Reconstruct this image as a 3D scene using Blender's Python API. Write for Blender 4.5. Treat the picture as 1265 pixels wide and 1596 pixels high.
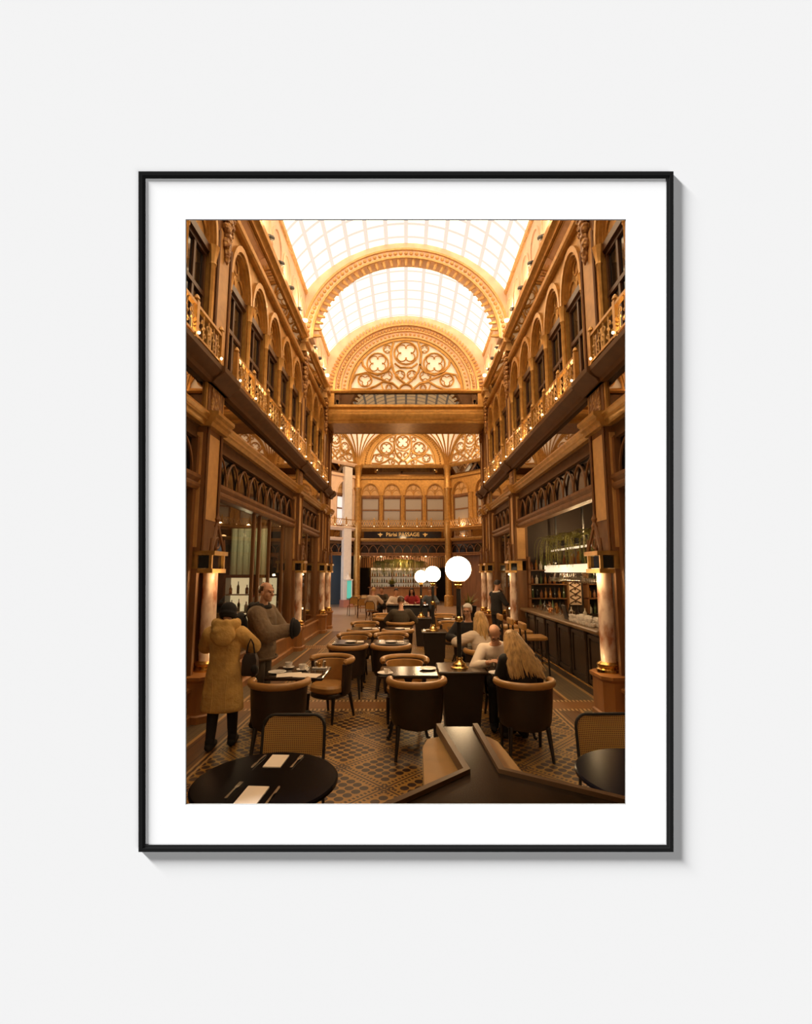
import bpy, bmesh, math, random
from mathutils import Vector, Matrix, Euler
PI = math.pi
R = math.radians
rnd = random.Random(7)
for o in list(bpy.data.objects):
    bpy.data.objects.remove(o)
scn = bpy.context.scene
COL = scn.collection

# ---------------------------------------------------------------- camera, world, sun, exposure
PITCH = math.atan(94 / 720.0)
EYE = 2.0
cam_d = bpy.data.cameras.new('camera')
cam_d.sensor_fit = 'VERTICAL'
cam_d.sensor_height = 36.0
cam_d.lens = 720.0 / 1596 * 36
cam_d.clip_start = 0.05
cam_d.clip_end = 200
cam = bpy.data.objects.new('camera', cam_d)
COL.objects.link(cam)
cam.location = (0, 0, EYE)
cam.rotation_euler = (PI / 2 + PITCH, 0, 0)
scn.camera = cam

world = bpy.data.worlds.new('world')
scn.world = world
world.use_nodes = True
world.node_tree.nodes['Background'].inputs[0].default_value = (1, 1, 1, 1)
world.node_tree.nodes['Background'].inputs[1].default_value = 0.03

RX = Matrix.Rotation(PITCH, 4, 'X')          # the gallery wall leans over the viewer by this much
FWD = RX @ Vector((0, 1, 0))
UPV = RX @ Vector((0, 0, 1))
sun_d = bpy.data.lights.new('sun', 'SUN')
sun_d.energy = 17.4
sun_d.angle = R(8.5)
sun = bpy.data.objects.new('sun', sun_d)
COL.objects.link(sun)
sdir = (Vector((1, 0, 0)) + FWD * 0.18 - UPV).normalized()
sun.rotation_euler = sdir.to_track_quat('-Z', 'Y').to_euler()
sun.location = (-3, -2, 6)

fill_d = bpy.data.lights.new('gallery_fill', 'SUN')      # added fill sun standing in for gallery bounce, from lower right
fill_d.energy = 1.75
fill_d.angle = R(34)
fill = bpy.data.objects.new('gallery_fill', fill_d)
COL.objects.link(fill)
fill.rotation_euler = (Vector((-1.25, 0, 0)) + FWD + UPV * 1.25).to_track_quat('-Z', 'Y').to_euler()
fill.location = (3, -2, 1)

scn.view_settings.view_transform = 'Standard'
scn.view_settings.look = 'None'
scn.view_settings.exposure = 0.0
scn.view_settings.gamma = 1.0
scn.view_settings.use_curve_mapping = False

# ---------------------------------------------------------------- materials
class N:
    """tiny wrapper for math on shader sockets"""
    def __init__(s, nt, sock): s.nt, s.k = nt, sock
    def op(s, o, b=None, c=None):
        n = s.nt.nodes.new('ShaderNodeMath'); n.operation = o
        s.nt.links.new(s.k, n.inputs[0])
        for i, q in ((1, b), (2, c)):
            if q is None: continue
            if isinstance(q, N): s.nt.links.new(q.k, n.inputs[i])
            else: n.inputs[i].default_value = q
        return N(s.nt, n.outputs[0])
    def __add__(s, b): return s.op('ADD', b)
    def __sub__(s, b): return s.op('SUBTRACT', b)
    def __mul__(s, b): return s.op('MULTIPLY', b)
    def gt(s, b): return s.op('GREATER_THAN', b)
    def lt(s, b): return s.op('LESS_THAN', b)
    def abs(s): return s.op('ABSOLUTE')
    def mod(s, b): return s.op('FLOORED_MODULO', b)
    def mx(s, b): return s.op('MAXIMUM', b)
    def mn(s, b): return s.op('MINIMUM', b)
def mixc(nt, fac, a, b):
    n = nt.nodes.new('ShaderNodeMix'); n.data_type = 'RGBA'
    if isinstance(fac, N): nt.links.new(fac.k, n.inputs[0])
    else: n.inputs[0].default_value = fac
    for i, q in ((6, a), (7, b)):
        if isinstance(q, N): nt.links.new(q.k, n.inputs[i])
        else: n.inputs[i].default_value = (*q, 1)
    return N(nt, n.outputs[2])
def newmat(name):
    m = bpy.data.materials.new(name); m.use_nodes = True
    return m, m.node_tree, m.node_tree.nodes['Principled BSDF']
def tc(nt, which='Object', scale=None):
    t = nt.nodes.new('ShaderNodeTexCoord'); k = t.outputs[which]
    if scale:
        mp = nt.nodes.new('ShaderNodeMapping'); mp.inputs['Scale'].default_value = scale
        nt.links.new(k, mp.inputs[0]); k = mp.outputs[0]
    return k
def noise(nt, scale=5, stretch=None, detail=3, which='Object'):
    n = nt.nodes.new('ShaderNodeTexNoise'); n.inputs['Scale'].default_value = scale
    n.inputs['Detail'].default_value = detail
    nt.links.new(tc(nt, which, stretch), n.inputs['Vector'])
    return N(nt, n.outputs[0])
def mat(name, col, rough=.5, metal=0, var=.0, vscale=8, stretch=None, col2=None, bump=0, spec=.5, coat=0):
    m, nt, b = newmat(name)
    b.inputs['Roughness'].default_value = rough
    b.inputs['Metallic'].default_value = metal
    b.inputs['Specular IOR Level'].default_value = spec
    if coat: b.inputs['Coat Weight'].default_value = coat; b.inputs['Coat Roughness'].default_value = .12
    b.inputs['Base Color'].default_value = (*col, 1)
    if var or col2 or bump:
        nz = noise(nt, vscale, stretch)
        f = (nz - .3) * 2.2
        f.nt.nodes[-1].use_clamp = True
        c2 = col2 if col2 else tuple(c * (1 - var) for c in col)
        nt.links.new(mixc(nt, f, col, c2).k, b.inputs['Base Color'])
        if bump:
            bp = nt.nodes.new('ShaderNodeBump'); bp.inputs['Strength'].default_value = bump
            bp.inputs['Distance'].default_value = .03 if bump >= 1 else .01
            nt.links.new(nz.k, bp.inputs['Height']); nt.links.new(bp.outputs[0], b.inputs['Normal'])
    return m
def emit(name, col, s, base=(.8, .8, .8)):
    m, nt, b = newmat(name)
    b.inputs['Base Color'].default_value = (*base, 1)
    b.inputs['Emission Color'].default_value = (*col, 1)
    b.inputs['Emission Strength'].default_value = s
    b.inputs['Roughness'].default_value = .6
    return m
def glassmat(name, tint=(1, 1, 1), k=1.0, base=.05, rough=.0):
    """thin pane: clear with a mirror-like sheen that grows at grazing angles"""
    m = bpy.data.materials.new(name); m.use_nodes = True; nt = m.node_tree; nt.nodes.clear()
    out = nt.nodes.new('ShaderNodeOutputMaterial'); mx = nt.nodes.new('ShaderNodeMixShader')
    tr = nt.nodes.new('ShaderNodeBsdfTransparent'); tr.inputs[0].default_value = (*tint, 1)
    gl = nt.nodes.new('ShaderNodeBsdfGlossy'); gl.inputs['Roughness'].default_value = rough
    gl.inputs[0].default_value = (1, .97, .92, 1)
    fr = nt.nodes.new('ShaderNodeLayerWeight'); fr.inputs[0].default_value = .5
    f = N(nt, fr.outputs[1]).op('POWER', 5.0) * (.55 * k) + base
    nt.links.new(f.k, mx.inputs[0]); nt.links.new(tr.outputs[0], mx.inputs[1]); nt.links.new(gl.outputs[0], mx.inputs[2])
    nt.links.new(mx.outputs[0], out.inputs[0])
    return m

M = {}
M['plaster'] = mat('white_wall_paint', (.90, .90, .90), 1.0, spec=0)
M['mat_board'] = mat('white_mat_board', (1.0, 1.0, 1.0), 1.0, spec=0)
M['keyline'] = mat('grey_keyline', (.28, .28, .27), .8)
M['frame_black'] = mat('black_frame_lacquer', (.014, .014, .014), .9, spec=0)
M['frame_inner'] = mat('charcoal_frame_step', (.022, .022, .022), .9, spec=0)
M['gold'] = mat('gilded_wood', (.56, .305, .080), .36, .45, .35, 9, bump=.15)
M['goldlt'] = mat('pale_gilding', (.74, .46, .19), .4, .2, .35, 14, bump=.2)
M['panel'] = mat('ochre_marble_panel', (.62, .34, .12), .45, 0, .25, 6)
M['wood'] = mat('brown_wood', (.24, .10, .028), .5, .05, .45, 7, (1, 1, .15))
M['band'] = mat('dark_balcony_fascia', (.13, .058, .020), .55, 0, .3, 6, spec=.25)
M['wooddk'] = mat('dark_wood', (.085, .034, .014), .35, 0, .4, 6, (1, 1, .2))
M['plinth'] = mat('honey_wood_plinth', (.37, .155, .042), .4, 0, .35, 5, (1, 1, .2))
M['cream'] = mat('cream_plaster', (.80, .58, .40), .6, 0, .12, 5)
M['pinkcream'] = mat('pinkish_cove_plaster', (.92, .67, .52), .6, 0, .3, 3)
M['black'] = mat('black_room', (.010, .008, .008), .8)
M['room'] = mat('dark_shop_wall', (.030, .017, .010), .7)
M['glass'] = glassmat('shop_glass', (.92, .9, .85), .9, .06)
M['darkglass'] = mat('dark_window_glass', (.012, .010, .010), .06, 0, spec=.6)
M['mirror'] = mat('dark_mirror_glass', (.27, .21, .15), .02, 1)
M['mirrordk'] = mat('smoky_mirror_glass', (.13, .105, .08), .02, 1)
M['blind'] = mat('grey_window_blind', (.36, .31, .25), .7, 0, .15, 30, (1, 1, 4))
M['lunette'] = mat('amber_lunette_glass', (.62, .36, .14), .3, 0, .3, 5)
M['leather'] = mat('tan_leather', (.46, .235, .070), .36, 0, .3, 10)
M['leatherdk'] = mat('dark_brown_leather', (.030, .018, .014), .42, 0, .25, 10)
M['legwood'] = mat('black_stained_wood', (.014, .010, .009), .4)
M['tabletop'] = mat('dark_polished_tabletop', (.030, .018, .012), .16, 0, .3, 5)
M['blacktop'] = mat('black_gloss_tabletop', (.005, .004, .005), .22, spec=.03)
M['iron'] = mat('black_iron', (.012, .011, .011), .45)
M['white'] = mat('white_china', (.85, .80, .74), .25)
M['paper'] = mat('cream_paper', (.88, .78, .66), .8)
M['steel'] = mat('cutlery_steel', (.6, .55, .48), .25, 1)
M['brass'] = mat('polished_brass', (.75, .48, .16), .22, 1, .2, 20)
M['stone'] = mat('dark_marble_slab', (.075, .052, .036), .18, 0, .5, 6)
M['pedestal'] = mat('dark_veneer', (.024, .014, .011), .5, 0, .3, 6)
M['skin'] = mat('skin', (.62, .33, .20), .5, 0, .1, 20)
M['eye'] = mat('eye_dark', (.02, .015, .012), .2)
M['coat'] = mat('mustard_coat_cloth', (.64, .39, .115), .85, 0, .3, 7, bump=1.0)
M['knit_black'] = mat('black_wool', (.010, .009, .010), .9)
M['jacket'] = mat('brown_grey_jacket', (.21, .14, .08), .8, 0, .35, 8, bump=1.0)
M['jacketdk'] = mat('dark_collar_cloth', (.022, .018, .015), .85)
M['trouser'] = mat('grey_brown_trousers', (.09, .07, .05), .85, 0, .2, 9)
M['blackcloth'] = mat('black_cloth', (.012, .010, .010), .85)
M['whiteshirt'] = mat('white_shirt_cloth', (.78, .66, .54), .8, 0, .1, 9)
M['stripe'] = mat('cream_knit', (.66, .54, .42), .9, 0, .25, 6, (1, 1, 6))
M['blonde'] = mat('blonde_hair', (.62, .38, .15), .45, 0, .6, 26, (1, 1, .12))
M['hairbrown'] = mat('brown_hair', (.10, .05, .02), .5, 0, .4, 26)
M['hairwhite'] = mat('white_hair', (.75, .68, .60), .6)
M['hairdark'] = mat('dark_hair', (.018, .012, .010), .5)
M['red'] = mat('red_cloth', (.38, .03, .035), .8)
M['olive'] = mat('olive_cloth', (.055, .040, .022), .8)
M['bluegrey'] = mat('blue_grey_cloth', (.10, .12, .14), .8)
M['leaf'] = mat('fern_leaf', (.23, .21, .035), .5, 0, .5, 6)
M['pot'] = mat('black_planter', (.012, .012, .012), .5)
M['cane'] = None
M['turq'] = emit('turquoise_lantern_glass', (.12, .75, .62), .38, (.1, .5, .45))
M['barwood'] = mat('dark_bar_wood', (.045, .026, .014), .4, 0, .4, 6, (1, .3, 1))
M['bartop'] = mat('worn_bar_top', (.20, .12, .055), .3, 0, .3, 5)
M['goldletter'] = mat('gold_lettering', (.75, .50, .18), .5)
M['whitestone'] = mat('white_painted_stone', (.75, .70, .64), .6, 0, .1, 6)
M['globe'] = emit('glowing_opal_globe', (1, .70, .38), 40)
M['bulb'] = emit('warm_bulb', (1, .72, .40), 6)
M['strip'] = emit('lit_shelf_front', (1, .82, .56), .85)
M['vitrine'] = emit('lit_cabinet_back', (1, .82, .48), .75)
M['backbar'] = emit('lit_bar_back', (1, .70, .38), .22)
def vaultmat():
    """frosted laylight: lit panes, the glazing bars only a fainter grid painted into the glow"""
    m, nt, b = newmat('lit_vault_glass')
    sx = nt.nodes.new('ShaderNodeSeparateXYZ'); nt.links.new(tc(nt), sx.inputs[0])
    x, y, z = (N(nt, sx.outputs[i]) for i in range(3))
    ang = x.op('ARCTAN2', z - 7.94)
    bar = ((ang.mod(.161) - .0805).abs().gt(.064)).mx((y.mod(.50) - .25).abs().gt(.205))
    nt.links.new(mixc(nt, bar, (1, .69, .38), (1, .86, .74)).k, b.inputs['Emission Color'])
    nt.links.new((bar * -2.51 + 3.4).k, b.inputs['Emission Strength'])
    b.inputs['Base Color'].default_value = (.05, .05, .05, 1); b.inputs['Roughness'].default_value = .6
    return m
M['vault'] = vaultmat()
M['tymp'] = emit('lit_tracery_glass', (1, .70, .42), .40)
M['fan'] = emit('lit_fan_vault_glass', (1, .70, .40), .48)
M['daywin'] = emit('daylit_pane', (.75, .85, .95), .45)
M['greenglow'] = emit('green_sign_reflection', (.05, .9, .35), 1.2)
M['signboard'] = mat('black_sign_glass', (.010, .009, .012), .12)
M['clear'] = glassmat('clear_glassware', (.95, .93, .9), 1.0, .16, .05)

def onyx():
    m, nt, b = newmat('polished_onyx')
    nz = noise(nt, 5, (1, 1, .5), 6)
    r = nt.nodes.new('ShaderNodeValToRGB'); nt.links.new(nz.k, r.inputs[0])
    r.color_ramp.elements[0].position = .38; r.color_ramp.elements[0].color = (.42, .18, .10, 1)
    r.color_ramp.elements[1].position = .56; r.color_ramp.elements[1].color = (.88, .70, .56, 1)
    nt.links.new(r.outputs[0], b.inputs['Base Color']); b.inputs['Roughness'].default_value = .16
    return m
M['onyx'] = onyx()
def canemat():
    m, nt, b = newmat('woven_cane')
    k = N(nt, None); sx = nt.nodes.new('ShaderNodeSeparateXYZ'); nt.links.new(tc(nt), sx.inputs[0])
    x, z = N(nt, sx.outputs[0]), N(nt, sx.outputs[2])
    hole = (x.mod(.016) - .008).abs().lt(.0045) * (z.mod(.016) - .008).abs().lt(.0045)
    nt.links.new(mixc(nt, hole, (.58, .33, .085), (.13, .065, .02)).k, b.inputs['Base Color'])
    b.inputs['Roughness'].default_value = .55
    return m
M['cane'] = canemat()
M['deskwood'] = mat('dark_polished_desk_wood', (.022, .012, .006), .19, 0, .45, 5, (3, .4, 1), spec=.05)
M['deskrim'] = mat('desk_rim_wood', (.08, .036, .012), .4, 0, .3, 5, spec=.08)
M['deskpanel'] = mat('desk_panel_veneer', (.22, .10, .024), .5, 0, .3, 5, spec=.1)
def carvedmat():
    m, nt, b = newmat('carved_gilt_relief')
    v = nt.nodes.new('ShaderNodeTexVoronoi'); v.inputs['Scale'].default_value = 16
    nt.links.new(tc(nt), v.inputs['Vector'])
    d = N(nt, v.outputs['Distance'])
    nt.links.new(mixc(nt, d * 1.8, (.66, .38, .12), (.25, .11, .03)).k, b.inputs['Base Color'])
    bp = nt.nodes.new('ShaderNodeBump'); bp.inputs['Strength'].default_value = .8; bp.inputs['Distance'].default_value = .03
    nt.links.new(d.k, bp.inputs['Height']); nt.links.new(bp.outputs[0], b.inputs['Normal'])
    b.inputs['Roughness'].default_value = .4; b.inputs['Metallic'].default_value = .25
    return m
M['carved'] = carvedmat()
def floormat():
    m, nt, b = newmat('patterned_floor_tiles')
    sx = nt.nodes.new('ShaderNodeSeparateXYZ'); nt.links.new(tc(nt, 'Object'), sx.inputs[0])
    x, y = N(nt, sx.outputs[0]), N(nt, sx.outputs[1])
    ax = x.abs()
    s2 = .70710678
    p = (x + (y - 4.96) + .67) * s2; q = (x * -1 + (y - 4.96) - .67) * s2
    g, n, P = .098, 5, .098 * 5 + .17
    pp, qq = p.mod(P), q.mod(P)
    band = pp.lt(.17).mx(qq.lt(.17))
    # dots
    du = (pp - .17).mod(g) - g / 2; dv = (qq - .17).mod(g) - g / 2
    dot = (du * du + dv * dv).lt(.00185)
    # band: a dark centre line and rows of little checks
    def rows(a, c):
        line = (a - .085).abs().lt(.009)
        chk = (c.mod(.045)).lt(.024) * (((a - .04).abs().lt(.016)).mx((a - .13).abs().lt(.016)))
        return line.mx(chk)
    bp_ = rows(pp, qq) * pp.lt(.17); bq_ = rows(qq, pp) * qq.lt(.17)
    dark = (dot * (band * -1 + 1)).mx(bp_.mx(bq_))
    wob = noise(nt, 3.0, None, 4)
    gold = mixc(nt, wob, (.48, .26, .052), (.26, .13, .028))
    field = mixc(nt, dark, gold, (.040, .020, .012))
    # side lanes
    lane = mixc(nt, noise(nt, 6, (6, .6, 1), 4), (.19, .085, .028), (.10, .05, .022))
    grid = (x.mod(.075).lt(.007)).mx(y.mod(.075).lt(.007))
    tile = mixc(nt, grid, mixc(nt, wob, (.19, .14, .075), (.10, .075, .045)), (.055, .038, .022))
    c = mixc(nt, ax.gt(2.2), field, lane)
    c = mixc(nt, ax.gt(2.56), c, tile)
    ln = ((ax - 2.14).abs().lt(.012)).mx((ax - 2.20).abs().lt(.014)).mx((ax - 2.55).abs().lt(.022)).mx((ax - 3.02).abs().lt(.03))
    c = mixc(nt, ln, c, (.46, .27, .10))
    ln2 = ((ax - 2.17).abs().lt(.012)).mx((ax - 2.27).abs().lt(.008)).mx((ax - 2.48).abs().lt(.008))
    c = mixc(nt, ln2, c, (.06, .03, .015))
    for y0, y1 in ((7.05, 7.62), (12.6, 13.1)):
        inb = y.gt(y0) * y.lt(y1)
        bandc = mixc(nt, noise(nt, 5, (.5, 5, 1), 4), (.34, .15, .045), (.17, .075, .025))
        c = mixc(nt, inb, c, bandc)
        e = ((y - (y0 + .05)).abs().lt(.045)).mx((y - (y1 - .05)).abs().lt(.045))
        ck = ((x * 1.0).mod(.06).lt(.03))
        c = mixc(nt, e, c, mixc(nt, ck, (.55, .36, .15), (.12, .06, .02)))
    c = mixc(nt, y.gt(16.2), c, mixc(nt, wob, (.36, .25, .18), (.28, .19, .13)))
    nt.links.new(c.k, b.inputs['Base Color'])
    b.inputs['Roughness'].default_value = .42
    return m
M['floor'] = floormat()

# ---------------------------------------------------------------- mesh builder
class MB:
    def __init__(s, f=None): s.v, s.F, s.f = [], [], f
    def add(s, vs, fs):
        o = len(s.v)
        s.v += [Vector(s.f(*p)) if s.f else Vector(p) for p in vs]
        s.F += [[i + o for i in q] for q in fs]
        return s
    def box(s, x0, x1, y0, y1, z0, z1):
        return s.add([(x, y, z) for x in (x0, x1) for y in (y0, y1) for z in (z0, z1)],
                     [(0, 1, 3, 2), (4, 6, 7, 5), (0, 4, 5, 1), (2, 3, 7, 6), (0, 2, 6, 4), (1, 5, 7, 3)])
    def cbox(s, c, size, mtx=None):
        h = [q / 2 for q in size]
        pts = [Vector((x, y, z)) for x in (-h[0], h[0]) for y in (-h[1], h[1]) for z in (-h[2], h[2])]
        if mtx is not None: pts = [mtx @ p for p in pts]
        return s.add([tuple(Vector(c) + p) for p in pts],
                     [(0, 1, 3, 2), (4, 6, 7, 5), (0, 4, 5, 1), (2, 3, 7, 6), (0, 2, 6, 4), (1, 5, 7, 3)])
    def rbox(s, x0, x1, y0, y1, z0, z1, r=.01, n=3):
        """box with rounded vertical edges and softened top and bottom"""
        def ring(ins, z):
            o = []
            rr = max(r - ins, .0005)
            for cx, cy, a0 in ((x1 - r, y1 - r, 0), (x0 + r, y1 - r, 90), (x0 + r, y0 + r, 180), (x1 - r, y0 + r, 270)):
                for i in range(n + 1):
                    a = R(a0 + 90 * i / n); o.append((cx + rr * math.cos(a), cy + rr * math.sin(a), z))
            return o
        e = min(r, (z1 - z0) * .45) * .6
        return s.loft([ring(e, z0), ring(0, z0 + e), ring(0, z1 - e), ring(e, z1)])
    def loft(s, rings, closed=True, caps=True):
        n = len(rings[0]); vs = [p for q in rings for p in q]; fs = []
        for i in range(len(rings) - 1):
            for j in range(n if closed else n - 1):
                k = (j + 1) % n
                fs.append((i * n + j, i * n + k, (i + 1) * n + k, (i + 1) * n + j))
        if caps and closed:
            fs.append(tuple(range(n))[::-1]); fs.append(tuple(range((len(rings) - 1) * n, len(rings) * n)))
        return s.add(vs, fs)
    def lathe(s, prof, c=(0, 0, 0), n=16, sx=1, sy=1):
        return s.loft([[(c[0] + sx * r * math.cos(2 * PI * i / n), c[1] + sy * r * math.sin(2 * PI * i / n), c[2] + z) for i in range(n)] for r, z in prof])
    def sph(s, c, r, n=12, m=8):
        rr = r if isinstance(r, (tuple, list)) else (r, r, r)
        return s.loft([[(c[0] + rr[0] * math.sin(PI * j / m) * math.cos(2 * PI * i / n), c[1] + rr[1] * math.sin(PI * j / m) * math.sin(2 * PI * i / n), c[2] - rr[2] * math.cos(PI * j / m)) for i in range(n)]
                       for j in [.04] + list(range(1, m)) + [m - .04]])
    def ell(s, c, r, mtx, n=14, m=9):
        rings = []
        for j in [.04] + list(range(1, m)) + [m - .04]:
            rings.append([tuple(Vector(c) + mtx @ Vector((r[0] * math.sin(PI * j / m) * math.cos(2 * PI * i / n), r[1] * math.sin(PI * j / m) * math.sin(2 * PI * i / n), -r[2] * math.cos(PI * j / m)))) for i in range(n)])
        return s.loft(rings)
    def tube(s, pts, r, n=6, closed=False, flat=1.0):
        P = [Vector(p) for p in pts]; L = len(P); rings = []
        up = Vector((0, 0, 1))
        prev = None
        for i, p in enumerate(P):
            a = P[(i - 1) % L] if (i or closed) else p; b = P[(i + 1) % L] if (i < L - 1 or closed) else p
            t = (b - a).normalized() if (b - a).length > 1e-9 else Vector((0, 0, 1))
            if prev is None:
                u = t.cross(up)
                if u.length < .1: u = t.cross(Vector((0, 1, 0)))
            else: u = prev - t * prev.dot(t)
            u.normalize(); prev = u; w = t.cross(u)
            rr = r[i] if isinstance(r, (list, tuple)) else r
            rings.append([tuple(p + u * rr * math.cos(2 * PI * k / n) + w * rr * flat * math.sin(2 * PI * k / n)) for k in range(n)])
        if closed: rings.append(rings[0]); return s.loft(rings, caps=False)
        return s.loft(rings)
    def cap(s, p0, r0, p1, r1, n=12):
        p0, p1 = Vector(p0), Vector(p1); t = (p1 - p0)
        if t.length < 1e-6: return s.sph(p0, r0, n)
        L = t.length; t.normalize()
        u = t.orthogonal().normalized(); w = t.cross(u); rings = []
        prof = [(r0 * math.cos(a), -r0 * math.sin(a)) for a in (R(86), R(60), R(30), 0)] + [(r1 * math.cos(a), L + r1 * math.sin(a)) for a in (0, R(30), R(60), R(86))]
        for rr, h in prof:
            rings.append([tuple(p0 + t * h + u * rr * math.cos(2 * PI * k / n) + w * rr * math.sin(2 * PI * k / n)) for k in range(n)])
        return s.loft(rings)
    def ext(s, prof, s0, s1):
        """extrude a (d,h) outline along the wall from s0 to s1"""
        return s.loft([[(s0, d, h) for d, h in prof], [(s1, d, h) for d, h in prof]])
    def prism(s, poly, d0, d1):
        """extrude an (s,h) outline through depth d0..d1"""
        return s.loft([[(a, d0, h) for a, h in poly], [(a, d1, h) for a, h in poly]])
    def slab(s, poly, z0, z1):
        return s.loft([[(a, b, z0) for a, b in poly], [(a, b, z1) for a, b in poly]])
    def arch(s, sc, h0, r0, r1, d0, d1, n=14, k=1.0, a0=0, a1=180):
        """half-ring between radii r0 < r1, through depth d0..d1"""
        rings = []
        for i in range(n + 1):
            a = R(a0 + (a1 - a0) * i / n); c, t = math.cos(a), math.sin(a) * k
            rings.append([(sc + r0 * c, d0, h0 + r0 * t), (sc + r1 * c, d0, h0 + r1 * t), (sc + r1 * c, d1, h0 + r1 * t), (sc + r0 * c, d1, h0 + r0 * t)])
        return s.loft(rings)
    def disk(s, sc, h0, r, d0, d1, n=14, k=1.0):
        return s.prism([(sc + r * math.cos(PI * i / n), h0 + k * r * math.sin(PI * i / n)) for i in range(n + 1)], d0, d1)
    def archcell(s, s0, s1, h0, h1, sc, r, d0, d1, n=14, k=1.0):
        """wall piece s0..s1 x h0..h1 with a round-headed hole of radius r standing on h0; front at d1, back at d0"""
        an = sorted([PI * i / n for i in range(n + 1)] + [math.atan2(h1 - h0, s1 - sc), math.atan2(h1 - h0, s0 - sc)])
        rings = []
        for a in an:
            c, t = math.cos(a), math.sin(a)
            q = min((s1 - sc) / c if c > 1e-6 else (s0 - sc) / c if c < -1e-6 else 1e9, (h1 - h0) / t if t > 1e-6 else 1e9)
            o = (sc + q * c, h0 + q * t); i_ = (sc + r * c, h0 + r * k * t)
            rings.append([(i_[0], d0, i_[1]), (o[0], d0, o[1]), (o[0], d1, o[1]), (i_[0], d1, i_[1])])
        return s.loft(rings)
    def build(s, name, m, parent=None, smooth=35, world=True, bake=None):
        me = bpy.data.meshes.new(name)
        off = Vector((0, 0, 0))
        if parent is not None and world:
            q = parent
            while q is not None: off += q.location; q = q.parent
        me.from_pydata([tuple(v - off) for v in s.v], [], s.F)
        bm = bmesh.new(); bm.from_mesh(me)
        bmesh.ops.recalc_face_normals(bm, faces=bm.faces)
        bm.to_mesh(me); bm.free()
        o = bpy.data.objects.new(name, me)
        COL.objects.link(o)
        if bake:
            md = o.modifiers.new('r', 'REMESH'); md.mode = 'VOXEL'; md.voxel_size = bake[0]
            sm = o.modifiers.new('s', 'SMOOTH'); sm.factor = .5; sm.iterations = bake[1]
            dg = bpy.context.evaluated_depsgraph_get()
            me2 = bpy.data.meshes.new_from_object(o.evaluated_get(dg))
            o.modifiers.clear(); o.data = me2; bpy.data.meshes.remove(me); me = me2; me.name = name
        me.materials.clear(); me.materials.append(m)
        if smooth:
            me.polygons.foreach_set('use_smooth', [True] * len(me.polygons))
            if not bake: me.set_sharp_from_angle(angle=R(smooth))
        if parent is not None: o.parent = parent
        return o

def tag(o, label, cat, group=None):
    o['label'] = label; o['category'] = cat
    if group: o['group'] = group
    return o
def thing(name, label, cat, loc=(0, 0, 0), rz=0, group=None):
    o = bpy.data.objects.new(name, None); COL.objects.link(o)
    o.empty_display_size = .2; o.location = loc; o.rotation_euler = (0, 0, rz)
    return tag(o, label, cat, group)
def struct(o): o['kind'] = 'structure'; return o
CH = {}
def kids(o): return [c for c in bpy.data.objects if c.parent == o]
def dup(root, loc, rz=None, label=None, group=None, scale=None):
    ks = CH.get(root.name)
    if ks is None:
        ks = CH[root.name] = [(c, kids(c)) for c in kids(root)]
    r = root.copy(); COL.objects.link(r); r.location = loc
    if rz is not None: r.rotation_euler = (0, 0, rz)
    if scale: r.scale = scale
    if label: r['label'] = label
    if group: r['group'] = group
    for c, gs in ks:
        d = c.copy(); COL.objects.link(d); d.parent = r
        for g_ in gs:
            e = g_.copy(); COL.objects.link(e); e.parent = d
    return r
def plight(name, loc, w, col=(1, .67, .33), r=.04, parent=None):
    d = bpy.data.lights.new(name, 'POINT'); d.energy = w; d.color = col; d.shadow_soft_size = r
    o = bpy.data.objects.new(name, d); COL.objects.link(o); o.location = loc
    if parent: o.parent = parent
    return o
WN = [0]; TN = [0]
def wname(): WN[0] += 1; return 'window_%d' % WN[0]
def tname(): TN[0] += 1; return 'trim_%d' % TN[0]

# ================================================================ STRUCTURE
# ---- the white gallery wall with its opening, and the big black frame on it
D0 = 1.05
K = D0 / 720.0
GO = Vector((0, 0, EYE)) + FWD * D0
def gal(a, b, c):            # a to the right, b away from the viewer, c up along the wall
    return GO + Vector((a, 0, 0)) + FWD * b + UPV * c
def gpx(u): return (u - 632.5) * K
def gpz(v): return (798 - v) * K
ox0, ox1, oz0, oz1 = gpx(290), gpx(974.5), gpz(1253), gpz(343)
fx0, fx1, fz0, fz1 = gpx(218), gpx(1047), gpz(1325), gpz(270)
g = MB(gal)
e = .075
zb = -(EYE + D0 * math.sin(PITCH)) / math.cos(PITCH)
g.box(-6.3, ox0 - e, 0, .04, zb, 10.6); g.box(ox1 + e, 6.3, 0, .04, zb, 10.6)
g.box(ox0 - e, ox1 + e, 0, .04, zb, oz0 - e); g.box(ox0 - e, ox1 + e, 0, .04, oz1 + e, 10.6)
struct(g.build('wall_front', M['plaster'], smooth=0))

fr = thing('picture_frame', 'slim black picture frame with a wide white mat hanging on the white wall', 'picture frame', tuple(gal((fx0 + fx1) / 2, 0, fz0)))
TT = 4.0 * K                   # how far the moulding stands off the wall
b = MB(gal); w1 = 6 * K
b.box(fx0, fx1, -TT, -.0004, fz1 - w1, fz1); b.box(fx0, fx1, -TT, -.0004, fz0, fz0 + w1)
b.box(fx0, fx0 + w1, -TT, -.0004, fz0 + w1, fz1 - w1); b.box(fx1 - w1, fx1, -TT, -.0004, fz0 + w1, fz1 - w1)
b.build('moulding', M['frame_black'], fr, smooth=0)
b = MB(gal); w2 = 10 * K; t2 = 3.1 * K
b.box(fx0 + w1, fx1 - w1, -t2, -.0008, fz1 - w2, fz1 - w1); b.box(fx0 + w1, fx1 - w1, -t2, -.0008, fz0 + w1, fz0 + w2)
b.box(fx0 + w1, fx0 + w2, -t2, -.0008, fz0 + w2, fz1 - w2); b.box(fx1 - w2, fx1 - w1, -t2, -.0008, fz0 + w2, fz1 - w2)
b.build('inner_step', M['frame_inner'], fr, smooth=0)
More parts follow.
